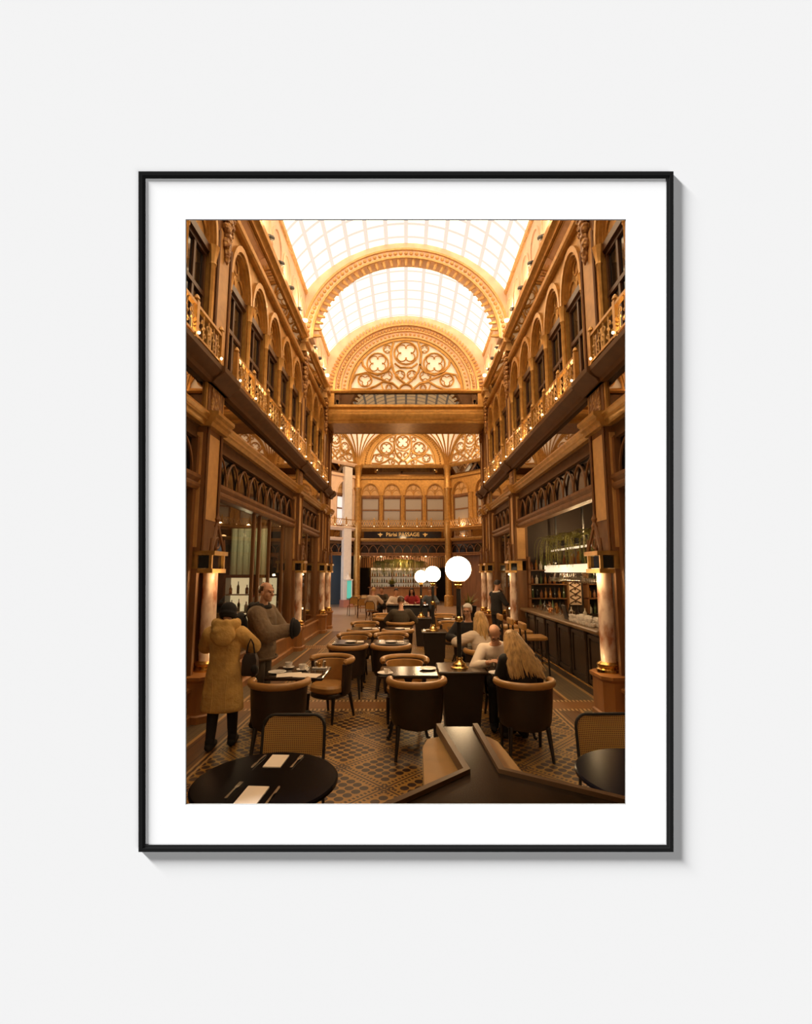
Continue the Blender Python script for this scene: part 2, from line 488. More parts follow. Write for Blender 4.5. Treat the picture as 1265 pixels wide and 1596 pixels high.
b = MB(gal); q = w1
b.box(fx0 + q, ox0, -2.0 * K, -.0006, fz0 + q, fz1 - q); b.box(ox1, fx1 - q, -2.0 * K, -.0006, fz0 + q, fz1 - q)
b.box(ox0, ox1, -2.0 * K, -.0006, fz0 + q, oz0); b.box(ox0, ox1, -2.0 * K, -.0006, oz1, fz1 - q)
b.build('mat_board', M['mat_board'], fr, smooth=0)
b = MB(gal); q = .9 * K
for x0, x1, z0, z1 in ((ox0, ox1, oz1 - q, oz1), (ox0, ox1, oz0, oz0 + q), (ox0, ox0 + q, oz0, oz1), (ox1 - q, ox1, oz0, oz1)):
    b.box(x0, x1, -1.8 * K, -.0011, z0, z1)
b.build('mat_edge', M['keyline'], fr, smooth=0)

# ---- floor, outer shell, roof
b = MB(); b.slab([(-6.3, 1.95), (6.3, 1.95), (6.3, 36), (-6.3, 36)], -.2, 0)
struct(b.build('floor', M['floor'], smooth=0))
b = MB(); b.box(-6.3, 6.3, 1.42, 1.95, -.2, 0); struct(b.build('floor_light_absorber', M['black'], smooth=0))  # unseen black strip added to soak up sun bounce behind the wall
for sg, nm in ((-1, 'shell_left'), (1, 'shell_right')):
    b = MB(); prof = [(1.45, 0), (.12, 12.2), (36, 12.2), (36, 0)]
    b.loft([[(sg * 6.0, y, z) for y, z in prof], [(sg * 6.25, y, z) for y, z in prof]])
    o = struct(b.build('wall_outer_' + nm[6:], M['black'], smooth=0))
b = MB(); b.box(-6.2, 6.2, .0, 36, 12.2, 12.4); struct(b.build('ceiling_roof', M['black'], smooth=0))
b = MB(); b.box(-6.2, 6.2, 35.8, 36, 0, 12.2); struct(b.build('wall_back', M['black'], smooth=0))

def smap(sg): return lambda s, d, h: (sg * (2.85 - d), s, h)
def hf(h): return h * .94 if h < 5.5 else 5.17 + (h - 5.5) * 3.23 / 2.9 if h < 8.4 else h
def fmap(s, d, h): return (-.2 + s, 28 - d, hf(h))
Q2 = math.sqrt(.5)
def rmap(s, d, h): return (2.5 + (s - d) * Q2, 28 - (s + d) * Q2, hf(h))
def lmap(s, d, h): return (-2.9 - (s - d) * Q2, 28 - (s + d) * Q2, hf(h))

def pointed(s0, w, h0, H, n=8):
    """polyline of a pointed arch from (s0,h0) to (s0+w,h0)"""
    o = []
    for i in range(n + 1):
        a = R(78 * i / n); o.append((s0 + (w / 2) * (1 - math.cos(a)) / (1 - math.cos(R(78))), h0 + H * math.sin(a) / math.sin(R(78))))
    return o + [(2 * s0 + w - x, h) for x, h in o[-2::-1]]

def scroll(mb, s, d, h, r, sgn=1, n=11, tr=.011):
    pts = []
    for i in range(n):
        a = i / (n - 1) * 1.75 * PI; rr = r * (1 - .55 * i / (n - 1))
        pts.append((s + sgn * rr * math.cos(a), d, h + rr * math.sin(a)))
    mb.tube(pts, tr, 4)

def railing(f, s0, s1, label, d=.13, nlamp=2, detail=True, group='gilded balcony railings'):
    c = Vector(f((s0 + s1) / 2, d, 5.0))
    t = thing('balcony_railing', label, 'balcony railing', tuple(c), group=group)
    m = MB(f)
    m.box(s0, s1, d - .03, d + .03, 5.42, 5.46); m.box(s0, s1, d - .02, d + .02, 5.03, 5.06)
    m.build('rail', M['gold'], t)
    n = max(1, round((s1 - s0) / .88)); w = (s1 - s0) / n
    for i in range(n + 1):
        s = s0 + i * w; m = MB(f)
        m.box(s - .035, s + .035, d - .035, d + .035, 5.0, 5.5); m.lathe([(.01, 0), (.045, .03), (.03, .07), (.005, .1)], (s, d, 5.495), 8)
        m.build('post', M['gold'], t)
    m = MB(f); k = max(2, round(w / .155)); ww = w / k
    for i in range(n):
        for j in range(k):
            s = s0 + i * w + (j + .5) * ww
            if detail:
                scroll(m, s - ww * .22, d, 5.31, ww * .24, 1); scroll(m, s + ww * .22, d, 5.15, ww * .24, -1)
                m.tube([(s, d, 5.05), (s, d, 5.43)], .010, 4)
                m.sph((s, d, 5.24), .026, 6, 4)
            else:
                m.tube([(s - ww / 2, d, 5.06), (s, d, 5.24), (s - ww / 2, d, 5.42)], .022, 4); m.tube([(s + ww / 2, d, 5.06), (s, d, 5.24), (s + ww / 2, d, 5.42)], .022, 4)
    m.build('scrollwork', M['goldlt'], t)
    for i in range(n + 1):
        s = min(max(s0 + i * w, s0 + .07), s1 - .07); m = MB(f); m.sph((s, d + .055, 5.06), .02, 8, 5)
        m.build('lamp_bulb', M['bulb'], t)
    for i in range(nlamp):
        s = s0 + (i + .5) * (s1 - s0) / nlamp
        plight('railing_lamp', f(s, d - .17, 5.10), LAMP_RAIL, parent=None)
    return t
LAMP_RAIL = 13.0

def upper_window(f, sc, w, r, k, pane, blind=False):
    m = MB(f); hw = r - .02
    for s in ((sc - hw + .03, sc + hw - .03) if blind else (sc - hw + .03, sc, sc + hw - .03)): m.box(s - .028, s + .028, -.20, -.13, 5.0, 6.74)
    for h in (5.03, 6.05, 6.71): m.box(sc - hw, sc + hw, -.20, -.125, h - .035, h + .035)
    m.box(sc - r, sc + r, -.22, -.08, 6.74, 6.86)
    o = struct(m.build(wname(), M['wooddk'] if not blind else M['wood']))
    m = MB(f); m.box(sc - hw, sc + hw, -.18, -.16, 5.0, 6.72); m.build('pane', pane, o, smooth=0)
    m = MB(f); m.disk(sc, 6.86, r, -.20, -.16, 12, k); m.build('lunette_pane', M['lunette'], o, smooth=0)
    m = MB(f); H = r * k
    y = -.14
    m.tube([(sc, y, 6.86), (sc, y, 6.86 + H * .42)], .022, 5)
    for q in (-1, 1):
        m.tube([(a, y, h) for a, h in pointed(sc + (q - 1) * r * .47, r * .94, 6.86, H * .48, 6)], .020, 5)
    m.tube([(sc + .30 * r * math.cos(2 * PI * i / 12), y, 6.86 + H * .68 + .30 * r * math.sin(2 * PI * i / 12)) for i in range(12)], .02, 5, True)
    m.arch(sc, 6.86, r - .05, r, -.17, -.09, 12, k)
    m.build('tracery', M['gold'], o)
    return o

def bay(W, T, f, s0, s1, n, pane, shop, blind=False, shoplabel=None, hood='gold'):
    w = (s1 - s0) / n; r = min(.58, w * .42); k = .68 / r
    for i in range(n):
        sc = s0 + (i + .5) * w
        W.archcell(sc - w / 2, sc + w / 2, 6.86, 7.78, sc, r, -.34, -.06, 12, k)
        T.arch(sc, 6.86, r + .0, r + .07, -.08, .0, 12, k)
        T.arch(sc, 6.86, r - .03, r + .0, -.10, -.04, 12, k)
        upper_window(f, sc, w, r, k, pane[i % len(pane)] if isinstance(pane, list) else pane, blind)
    for i in range(n + 1):
        s = s0 + i * w; a = max(w / 2 - r, .02)
        x0, x1 = max(s - a, s0), min(s + a, s1)
        W.box(x0, x1, -.34, -.07, 5.0, 6.86)
        sm = min(max(s, s0 + .05), s1 - .05)
        T.lathe([(.07, 0), (.07, .10), (.045, .14), (.045, 1.55), (.06, 1.58), (.05, 1.62), (.085, 1.82), (.095, 1.86)], (sm, -.05, 5.0), 8)
    W.box(s0, s1, -.42, -.34, 4.9, 7.78)                        # back of the upper wall, closed behind the panes
    W.ext([(-.34, 7.76), (.02, 7.76), (.05, 7.80), (.02, 7.84), (.04, 7.92), (-.34, 7.92)], s0, s1)
    # mirror friezes
    z = MB(f); z.ext([(-.26, 7.92), (-.02, 8.42), (-.10, 8.42), (-.30, 7.92)], s0, s1)
    struct(z.build(tname(), M['mirror'], smooth=0))
    z = MB(f); z.box(s0 + .06, s1 - .06, -.12, -.06, 4.31, 4.75); struct(z.build(tname(), M['mirror'], smooth=0))
    W.box(s0, s0 + .06, -.24, -.03, 4.3, 4.76); W.box(s1 - .06, s1, -.24, -.03, 4.3, 4.76)
    W.box(s0, s1, -.42, -.24, 4.2, 4.95)
    # fascia under the string course
    z = MB(f); z.ext([(-.30, 3.90), (-.12, 3.90), (-.12, 3.94), (-.15, 3.95), (-.15, 4.08), (-.12, 4.09), (-.12, 4.12), (-.30, 4.12)], s0, s1); struct(z.build(tname(), M['band']))
    m2 = max(2, round((s1 - s0) / .55)); ww = (s1 - s0 - .16) / m2
    if shop:
        # pointed-arch transom lights
        o = MB(f)
        for j in range(m2):
            a = s0 + .08 + j * ww
            o.tube([(x, -.16, h) for x, h in pointed(a, ww, 3.36, .50)], .020, 5)
        o.box(s0, s0 + .08, -.26, -.10, 3.3, 3.92); o.box(s1 - .08, s1, -.26, -.10, 3.3, 3.92)
        o.ext([(-.26, 3.16), (-.10, 3.16), (-.07, 3.20), (-.07, 3.24), (-.10, 3.27), (-.06, 3.32), (-.06, 3.37), (-.26, 3.37)], s0, s1)
        o = struct(o.build(wname(), M['wood']))
        z = MB(f); z.box(s0 + .08, s1 - .08, -.215, -.195, 3.36, 3.92); z.build('pane', M['darkglass'], o, smooth=0)

def shopfront(f, s0, s1, muls, doors=()):
    o = MB(f)
    o.box(s0, s0 + .10, -.28, -.12, 0, 3.17); o.box(s1 - .10, s1, -.28, -.12, 0, 3.17)
    for a in muls: o.box(a - .03, a + .03, -.22, -.16, .3, 3.17)
    o.box(s0 + .1, s1 - .1, -.24, -.14, .44, .52)
    o = struct(o.build(wname(), M['wood']))
    z = MB(f)
    z.box(s0, s1, -.30, -.06, 0, .44); z.ext([(-.06, 0), (.0, 0), (.0, .10), (-.03, .13), (-.06, .13)], s0, s1)
    z.ext([(-.06, .40), (-.02, .41), (-.02, .45), (-.06, .47)], s0, s1)
    z.build('plinth', M['plinth'], o)
    z = MB(f); z.box(s0 + .1, s1 - .1, -.20, -.19, .5, 3.17); z.build('pane', M['glass'], o, smooth=0)
    return o

PYL = [(6.45, 6.98), (12.15, 12.62), (15.62, 16.05), (16.85, 17.25)]
WALLMB = {}
for sg, nm in ((-1, 'left'), (1, 'right')):
    f = smap(sg); T = MB(f)
    bays = [(1.9, 6.45, 5), (6.98, 12.15, 5), (12.62, 15.62, 3)]
    for bi, (s0, s1, n) in enumerate(bays):
        W = MB(f); bay(W, T, f, s0, s1, n, M['darkglass'], True)
        struct(W.build('wall_' + nm, M['gold']))
    # string course and balcony band along the whole side
    Y0, Y1 = 1.9, 17.3
    T.ext([(-.3, 4.10), (-.04, 4.10), (-.02, 4.15), (.01, 4.17), (.01, 4.21), (.04, 4.25), (.04, 4.28), (.0, 4.30), (-.3, 4.31)], Y0, Y1)
    for a, c in PYL:
        T.ext([(-.1, 4.09), (.06, 4.09), (.08, 4.15), (.12, 4.17), (.12, 4.22), (.16, 4.25), (.16, 4.30), (-.1, 4.33)], a - .05, c + .05)
    struct(T.build(tname(), M['gold']))
    T = MB(f)
    T.ext([(-.42, 4.74), (.03, 4.74), (.05, 4.80), (.12, 4.84), (.18, 4.90), (.18, 4.97), (.14, 5.0), (-.42, 5.0)], Y0, Y1)
    for a, c in PYL: T.ext([(-.1, 4.74), (.06, 4.74), (.10, 4.80), (.18, 4.86), (.22, 4.90), (.22, 4.98), (-.1, 5.01)], a - .05, c + .05)
    struct(T.build(tname(), M['band']))
    T = MB(f)
    T.ext([(-.15, 8.40), (.02, 8.40), (.05, 8.46), (.12, 8.50), (.14, 8.58), (.10, 8.64), (-.15, 8.64)], Y0, 16.0)
    struct(T.build(tname(), M['gold']))
    # plaster cove between cornice and vault, with shallow round-headed panels
    c = MB(f); c.box(Y0, 16.0, -.12, .0, 8.6, 9.98)
    y = 2.2
    while y < 15.8:
        c.arch(y + .35, 9.15, .30, .36, 0, .03, 10, 1.1); c.box(y - .01, y + .05, 0, .03, 8.64, 9.15); c.box(y + .65, y + .71, 0, .03, 8.64, 9.15); y += .85
    struct(c.build(tname(), M['pinkcream']))
    c = MB(f); c.ext([(-.05, 9.80), (.05, 9.82), (.07, 9.90), (.02, 9.98), (-.05, 9.98)], Y0, 16.0); struct(c.build(tname(), M['goldlt']))

# ---- barrel vault of lit glass, the glazing-bar grid painted into its glow
VR, VC = 3.46, 7.94
def vp(a, r=VR): return (r * math.sin(a), VC + r * math.cos(a))
AM = math.asin(2.85 / VR)
ng = 14
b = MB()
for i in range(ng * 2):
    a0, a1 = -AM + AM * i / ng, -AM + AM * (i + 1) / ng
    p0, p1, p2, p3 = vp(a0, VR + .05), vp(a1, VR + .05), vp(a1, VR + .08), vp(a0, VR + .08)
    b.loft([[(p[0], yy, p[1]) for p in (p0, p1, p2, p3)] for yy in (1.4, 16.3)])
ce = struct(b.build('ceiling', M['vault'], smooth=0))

# ---- transverse rib arches (one per pilaster pair) and the end tympanum
def diaphragm(y0, y1, rin, k, hc, name, m):
    b = MB(); rings = []
    for i in range(33):
        a = PI * i / 32; c, t = math.cos(a), math.sin(a)
        pi_ = (rin * c, hc + rin * k * t)
        # march out along the ray until the vault or the wall line
        L = rin
        while True:
            L += .02; x, z = L * c, hc + L * k * t
            if abs(x) > 2.84 or (z > 9.9 and x * x + (z - VC) ** 2 > VR * VR): break
        rings.append([(pi_[0], y0, pi_[1]), (x, y0, z), (x, y1, z), (pi_[0], y1, pi_[1])])
    b.loft(rings)
    return b.build(name, m)
def ribarch(y, label):
    o = struct(diaphragm(y, y + .38, 2.60, .935, 8.5, tname(), M['pinkcream']))
    b = MB()
    b.arch(0, 8.5, 2.86, 2.92, y - .05, y, 32, .935); b.arch(0, 8.5, 2.60, 2.66, y - .04, y, 32, .935)
    b.build('moulding', M['goldlt'], o)
    b = MB()
    for i in range(57):
        a = PI * (i + .5) / 57; b.sph((2.76 * math.cos(a), y - .01, 8.5 + 2.76 * .935 * math.sin(a)), .055, 6, 4)
    for i in range(37):
        a = PI * (i + .5) / 37; c, t = math.cos(a), math.sin(a)
        b.cap((2.59 * c, y + .06, 8.5 + 2.59 * .935 * t), .06, (2.42 * c, y + .06, 8.5 + 2.42 * .935 * t), .035, 6)
    b.build('carved_crest', M['goldlt'], o)
    return o
ribarch(6.55, ''); ribarch(12.2, '')

def quatre(m, s, h, r, d, tr=.03, n=4, ph=PI / 4):
    """circle holding a ring of foils"""
    m.tube([(s + r * math.cos(2 * PI * i / 20), d, h + r * math.sin(2 * PI * i / 20)) for i in range(20)], tr * 1.3, 5, True)
    for q in range(n):
        a = ph + q * 2 * PI / n; c = (s + r * .48 * math.cos(a), h + r * .48 * math.sin(a))
        m.tube([(c[0] + r * .40 * math.cos(a + R(t)), d, c[1] + r * .40 * math.sin(a + R(t))) for t in range(-125, 126, 25)], tr * .8, 4)
def tympanum(f, RR, k, hc, m_pane, sc=0.0, thick=.05):
    """arched tracery screen: returns the structure object"""
    m = MB(f); t = RR / 2.1
    m.arch(sc, hc, RR * .96, RR * 1.0, -.02, .06, 28, k)
    def P(x, y_): return (sc + x * RR, .02, hc + y_ * RR * k)
    def curve(pts, r): m.tube([P(*p) for p in pts], r, 5)
    quatre(m, sc, hc + .72 * RR * k, .21 * RR, .02, thick * .62)
    for q in (-1, 1):
        quatre(m, sc + q * .50 * RR, hc + .52 * RR * k, .19 * RR, .02, thick * .55)
        quatre(m, sc + q * .72 * RR, hc + .20 * RR * k, .12 * RR, .02, thick * .5, 3, -PI / 2)
        quatre(m, sc + q * .105 * RR, hc + .30 * RR * k, .085 * RR, .02, thick * .45, 3, PI / 2)
        quatre(m, sc + q * .34 * RR, hc + .28 * RR * k, .10 * RR, .02, thick * .45, 3, PI / 2)
        curve([(0, .12), (q * .10, .20), (q * .215, .36), (q * .255, .52), (q * .27, .72), (q * .22, .93)], thick)
        curve([(0, .44), (q * .10, .44), (q * .20, .52)], thick * .8)
        curve([(q * .24, .50), (q * .33, .36), (q * .50, .30), (q * .66, .36), (q * .76, .48), (q * .78, .60)], thick)
        curve([(q * .12, .03), (q * .24, .14), (q * .40, .17), (q * .54, .08), (q * .70, .02), (q * .95, .03)], thick)
        curve([(q * .22, .12), (q * .40, .20), (q * .56, .26), (q * .70, .34), (q * .88, .30), (q * .97, .12)], thick * .9)
        curve([(q * .40, .02), (q * .44, .14)], thick * .6)
        quatre(m, sc + q * .33 * RR, hc + .80 * RR * k, .075 * RR, .02, thick * .4, 3, PI / 2)
        quatre(m, sc + q * .30 * RR, hc + .06 * RR * k, .055 * RR, .02, thick * .4, 3, PI / 2)
    m.tube([P(.12 * math.cos(PI * i / 8), .12 * math.sin(PI * i / 8)) for i in range(9)], thick, 5)
    o = struct(m.build(wname(), M['gold']))
    m = MB(f); m.disk(sc, hc, RR, -.08, -.04, 28, k); m.build('pane', m_pane, o, smooth=0)
    return o
emap = lambda s, d, h: (s, 16.0 - d, h)
o = struct(diaphragm(16.0, 16.3, 2.08, .97, 8.5, tname(), M['pinkcream']))
b = MB()
for r0, r1, dd in ((2.56, 2.64, .10), (2.34, 2.38, .07), (2.08, 2.14, .08)): b.arch(0, 8.5, r0, r1, 16.0 - dd, 16.02, 36, .97)
b.build('moulding', M['goldlt'], o)
b = MB()
for i in range(63):
    a = PI * (i + .5) / 63; c, t = math.cos(a), math.sin(a)
    b.cap((2.66 * c, 15.95, 8.5 + 2.66 * .97 * t), .05, (2.78 * c, 15.95, 8.5 + 2.78 * .97 * t), .035, 6)
    b.sph((2.47 * c, 15.99, 8.5 + 2.47 * .97 * t), .06, 6, 4)
for i in range(45):
    a = PI * (i + .5) / 45; c, t = math.cos(a), math.sin(a)
    b.sph((2.24 * c, 15.99, 8.5 + 2.24 * .97 * t), .05, 6, 4)
b.build('carved_crest', M['goldlt'], o)
tympanum(emap, 2.06, .97, 8.5, M['tymp'])

# ---- the bridge beam under the tympanum
bm_ = lambda s, d, h: (s, 16.0 - d, h)
b = MB(bm_)
b.box(-2.85, 2.85, -1.25, -.02, 7.30, 8.52)
b.ext([(-.02, 8.40), (.10, 8.40), (.16, 8.45), (.16, 8.50), (-.02, 8.54)], -2.85, 2.85)
b.ext([(-.02, 7.28), (.04, 7.28), (.08, 7.34), (.04, 7.38), (.10, 7.44), (.16, 7.58), (.16, 7.64), (.08, 7.70), (.08, 7.78), (.20, 7.84), (.20, 7.92), (-.02, 7.96)], -2.85, 2.85)
for s in (-2.7, 2.7): b.box(s - .12, s + .12, -.02, .06, 7.9, 8.42)
o = struct(b.build(tname(), M['gold']))
b = MB(bm_); b.box(-2.58, 2.58, -.015, .01, 7.94, 8.40); b.build('mirror_panel', M['mirrordk'], o, smooth=0)
for sg in (-1, 1):
    b = MB(smap(sg)); b.box(16.05, 16.85, -.4, -.1, 0, 8.5); struct(b.build(tname(), M['gold']))

# ---- far atrium
def farbay(f, s0, s1, n, pane, label, signboard=False, shop=True, cm='gold', top=True):
    W = MB(f); T = MB(f)
    bay(W, T, f, s0, s1, n, pane, shop, True)
    T.ext([(-.3, 4.10), (-.04, 4.10), (.03, 4.17), (.08, 4.25), (.08, 4.29), (-.3, 4.32)], s0, s1)
    T.ext([(-.42, 4.74), (.03, 4.74), (.12, 4.84), (.18, 4.90), (.18, 4.97), (-.42, 5.0)], s0, s1)
    T.ext([(-.15, 8.40), (.02, 8.40), (.12, 8.50), (.14, 8.58), (-.15, 8.64)], s0, s1)
    struct(T.build(tname(), M[cm]))
    if top: W.box(s0, s1, -.45, -.12, 8.5, 11.3)
    struct(W.build(tname(), M[cm]))
    railing(f, s0 + .05, s1 - .05, label, detail=False, nlamp=2)
farbay(fmap, -2.65, 2.65, 4, [M['blind']], 'gilded balcony railing on the far end wall above the black sign')
farbay(rmap, .15, 3.6, 2, [M['blind']], 'gilded balcony railing on the angled wall right of the far end wall')
farbay(lmap, .15, 3.6, 2, [M['daywin']], 'pale balcony railing on the angled wall left of the far end wall', cm='cream')
tympanum(fmap, 2.02, .98, 8.62, M['tymp'], 0, .06)
b = MB(fmap)
for r0, r1, dd in ((2.50, 2.60, .10), (2.04, 2.14, .10)): b.arch(0, 8.62, r0, r1, -.12, dd, 32, .98)
b.arch(0, 8.62, 2.14, 2.5, -.12, .02, 32, .98)
for i in range(50):
    a = PI * (i + .5) / 50; b.sph((2.32 * math.cos(a), .03, 8.62 + 2.32 * .98 * math.sin(a)), .06, 6, 4)
struct(b.build(tname(), M['gold']))
for f in (rmap, lmap):
    tympanum(f, 1.45, 1.2, 8.62, M['tymp'], 1.85, .05)
    b = MB(f); b.arch(1.85, 8.62, 1.47, 1.78, -.12, .08, 24, 1.2); struct(b.build(tname(), M['gold']))
for cx, cy in ((-2.95, 28.0), (2.55, 28.0)):
    b = MB(); prof = []
    for i in range(11):
        a = R(90 * i / 10); prof.append((.14 + 2.5 * (1 - math.cos(a)), 8.45 + 2.5 * math.sin(a)))
    b.loft([[(cx + r * math.cos(2 * PI * j / 32), cy - .1 + r * math.sin(2 * PI * j / 32), z) for j in range(32)] for r, z in prof], caps=False)
    o = struct(b.build(tname(), M['fan']))
    b = MB()
    for j in range(9):
        a = R(180 + 180 * j / 8)
        b.tube([(cx + r * math.cos(a), cy - .1 + r * math.sin(a), z - .01) for r, z in prof], .05, 5)
    b.build('ribs', M['gold'], o)
    b = MB(); b.lathe([(.28, 0), (.28, .6), (.20, .66), (.20, 4.1), (.26, 4.2), (.26, 5.0), (.17, 5.1), (.17, 6.9), (.26, 7.1), (.20, 7.2), (.20, 8.2), (.30, 8.5)], (cx, cy - .12, 0), 12)
    struct(b.build(tname(), M['gold']))
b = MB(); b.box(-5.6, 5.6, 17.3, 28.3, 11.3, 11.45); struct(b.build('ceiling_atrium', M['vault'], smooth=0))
for sg, nm in ((-1, 'atrium_left'), (1, 'atrium_right')):
    b = MB(); b.box(sg * 5.3 - .1, sg * 5.3 + .1, 17.3, 25.4, 0, 11.3); struct(b.build('wall_' + nm, M['gold']))
    b = MB(); b.box(min(sg * 2.85, sg * 5.4), max(sg * 2.85, sg * 5.4), 17.2, 17.32, 0, 11.3); struct(b.build('wall_' + nm + '_front', M['gold']))
b = MB(); b.box(-2.9, 2.9, 17.2, 17.32, 7.3, 11.4); struct(b.build(tname(), M['gold']))
# what stands behind the open ground floors of the angled walls
b = MB(lmap); b.box(-.6, 4.2, -2.3, -2.2, 0, 4.2); struct(b.build('wall_passage', M['bluegrey']))
plight('passage_daylight', lmap(1.4, -1.2, 2.6), 16, (.72, .85, 1.0), .3)
b = MB(rmap); b.box(0, 3.7, -.6, -.5, 0, 3.3); struct(b.build('wall_passage', M['wood']))

# ================================================================ PILASTERS, RAILINGS, SHOPS
def pilaster(sg, s0, s1, label, full=True):
    f = smap(sg); sc = (s0 + s1) / 2; hw = (s1 - s0) / 2
    t = thing('pilaster', label, 'pilaster', f(sc, 0, 0), group=None)
    D = -.02
    m = MB(f)
    ch = .09
    def octo(e_, h): return [(s0 - .02 - e_, -.3, h), (s0 - .02 - e_, .06 + e_, h), (s0 + ch - e_, .17 + e_, h), (s1 - ch + e_, .17 + e_, h), (s1 + .02 + e_, .06 + e_, h), (s1 + .02 + e_, -.3, h)]
    m.loft([octo(.02, 0), octo(.02, .09), octo(0, .11), octo(0, .52), octo(.03, .56), octo(.03, .60), octo(-.03, .62)])
    m.build('pedestal', M['plinth'], t)
    m = MB(f); m.box(s0 + .03, s1 - .03, -.35, -.14, .6, 2.05); m.box(s0, s0 + .07, -.3, -.05, .6, 2.05); m.box(s1 - .07, s1, -.3, -.05, .6, 2.05)
    m.build('niche', M['wood'], t)
    m = MB(f); m.lathe([(.17, 0), (.17, .04), (.14, .06), (.16, .09), (.16, .11), (.12, .14)], (sc + (.09 if sg < 0 and full else 0), .0, .62), 20)
    m.build('column_base', M['brass'], t)
    m = MB(f); m.lathe([(.102, 0), (.108, .4), (.102, 1.26)], (sc + (.09 if sg < 0 and full else 0), .0, .74), 20)
    m.build('column', M['onyx'], t)
    # lantern box with its little gothic gable
    m = MB(f)
    for h0, h1, d1 in ((1.99, 2.05, .16), (2.24, 2.30, .18)): m.box(s0 + .02, s1 - .02, -.2, d1, h0, h1)
    for a in (s0 + .05, s1 - .05):
        for d in (.12, -.08): m.box(a - .02, a + .02, d - .02, d + .02, 2.05, 2.24)
    m.box(s0 + .04, s1 - .04, -.2, -.1, 2.05, 2.24)
    m.build('lantern_box', M['gold'], t)
    m = MB(f); m.box(s0 + .06, s1 - .06, -.08, .10, 2.06, 2.23); m.build('lantern_glass', M['darkglass'], t, smooth=0)
    m = MB(f)
    a = hw * .85
    for q in (-1, 1):
        m.tube([(sc + q * a, .12, 2.30), (sc + q * a * .8, .12, 2.38), (sc + q * .03, .10, 2.66)], .024, 5)
        m.tube([(sc + q * a, .12, 2.30), (sc + q * a, .12, 2.48)], [.03, .012], 5)
    m.tube([(sc + .08 * math.cos(2 * PI * i / 10), .11, 2.42 + .08 * math.sin(2 * PI * i / 10)) for i in range(10)], .014, 4, True)
    m.lathe([(.03, 0), (.05, .05), (.025, .10), (.045, .15), (.012, .22), (.004, .28)], (sc, .10, 2.62), 8)
    m.build('gable', M['wood'], t)
    # shaft and panels
    m = MB(f)
    m.box(s0, s1, -.35, D, 2.30, 4.1); m.box(s0, s1, -.35, D, 4.3, 4.76); m.box(s0, s1, -.35, D, 5.0, 8.42)
    for a in (s0 + .03, s1 - .03):
        m.tube([(a, D + .02, 2.3), (a, D + .02, 4.1)], .022, 5); m.tube([(a, D + .02, 5.0), (a, D + .02, 7.2)], .022, 5)
    m.build('shaft', M['wood'], t)
    m = MB(f)
    m.box(s0 + .09, s1 - .09, D, D + .012, 2.75, 4.0)
    m.box(s0 - .012, s0, -.28, D - .05, 2.35, 4.0); m.box(s0 + .09, s1 - .09, D, D + .012, 5.15, 7.3)
    m.box(s0 - .012, s0, -.26, D - .05, 5.15, 8.2)
    m.build('panel', M['panel'], t)
    m = MB(f); m.box(s0 + .09, s1 - .09, D, D + .015, 4.36, 4.72); m.box(s0 - .014, s0, -.28, D - .05, 4.36, 4.72)
    m.build('carved_panel', M['carved'], t)
    m = MB(f)
    for i in range(9):
        h = 7.0 + i * .13; rr = .06 + .11 * i / 8
        m.sph((sc - .05 * (i % 2), D + .04, h), (rr, .07 + .02 * i / 8, .10), 8, 5)
        if i > 2: m.sph((sc - rr, D + .05, h), .06, 6, 4); m.sph((sc + rr, D + .05, h), .06, 6, 4)
    m.lathe([(.01, -.2), (.05, -.1), (.03, 0)], (sc, D + .05, 7.0), 8)
    m.build('carved_drop', M['carved'], t)
    m = MB(f); m.box(s0 - .04, s1 + .04, -.2, .08, 8.1, 8.16); m.box(s0 - .07, s1 + .07, -.2, .14, 8.34, 8.46); m.box(s0 - .02, s1 + .02, -.2, .05, 8.16, 8.34)
    m.build('capital', M['goldlt'], t)
    plight('column_lamp', f(sc - (.06 if full else 0), .24, .80), 1.2 if full else .7, r=.03)
    plight('column_lamp', f(sc - (.08 if full else 0), .27, 1.93), 6.0 if full else 2.0, r=.03)
    return t
for sg, nm, who in ((-1, 'left', 'beside the woman in the mustard coat'), (1, 'right', 'at the near end of the bar')):
    pilaster(sg, *PYL[0], '%s gilded pilaster with onyx column, nearest the frame, %s' % (nm, who))
    pilaster(sg, *PYL[1], 'gilded pilaster on the %s wall ending the widest bay' % nm, False)
    pilaster(sg, *PYL[2], 'gilded pilaster on the %s wall carrying the near edge of the bridge' % nm, False)
    pilaster(sg, *PYL[3], 'gilded pilaster on the %s wall carrying the far edge of the bridge' % nm, False)
    f = smap(sg)
    railing(f, 2.4, 6.40, 'gilded scrollwork balcony railing on the %s wall, bay nearest the frame' % nm)
    railing(f, 7.03, 12.10, 'gilded scrollwork balcony railing over the widest bay of the %s wall' % nm, nlamp=4)
    railing(f, 12.67, 15.57, 'gilded scrollwork balcony railing on the %s wall just before the bridge' % nm, nlamp=2)

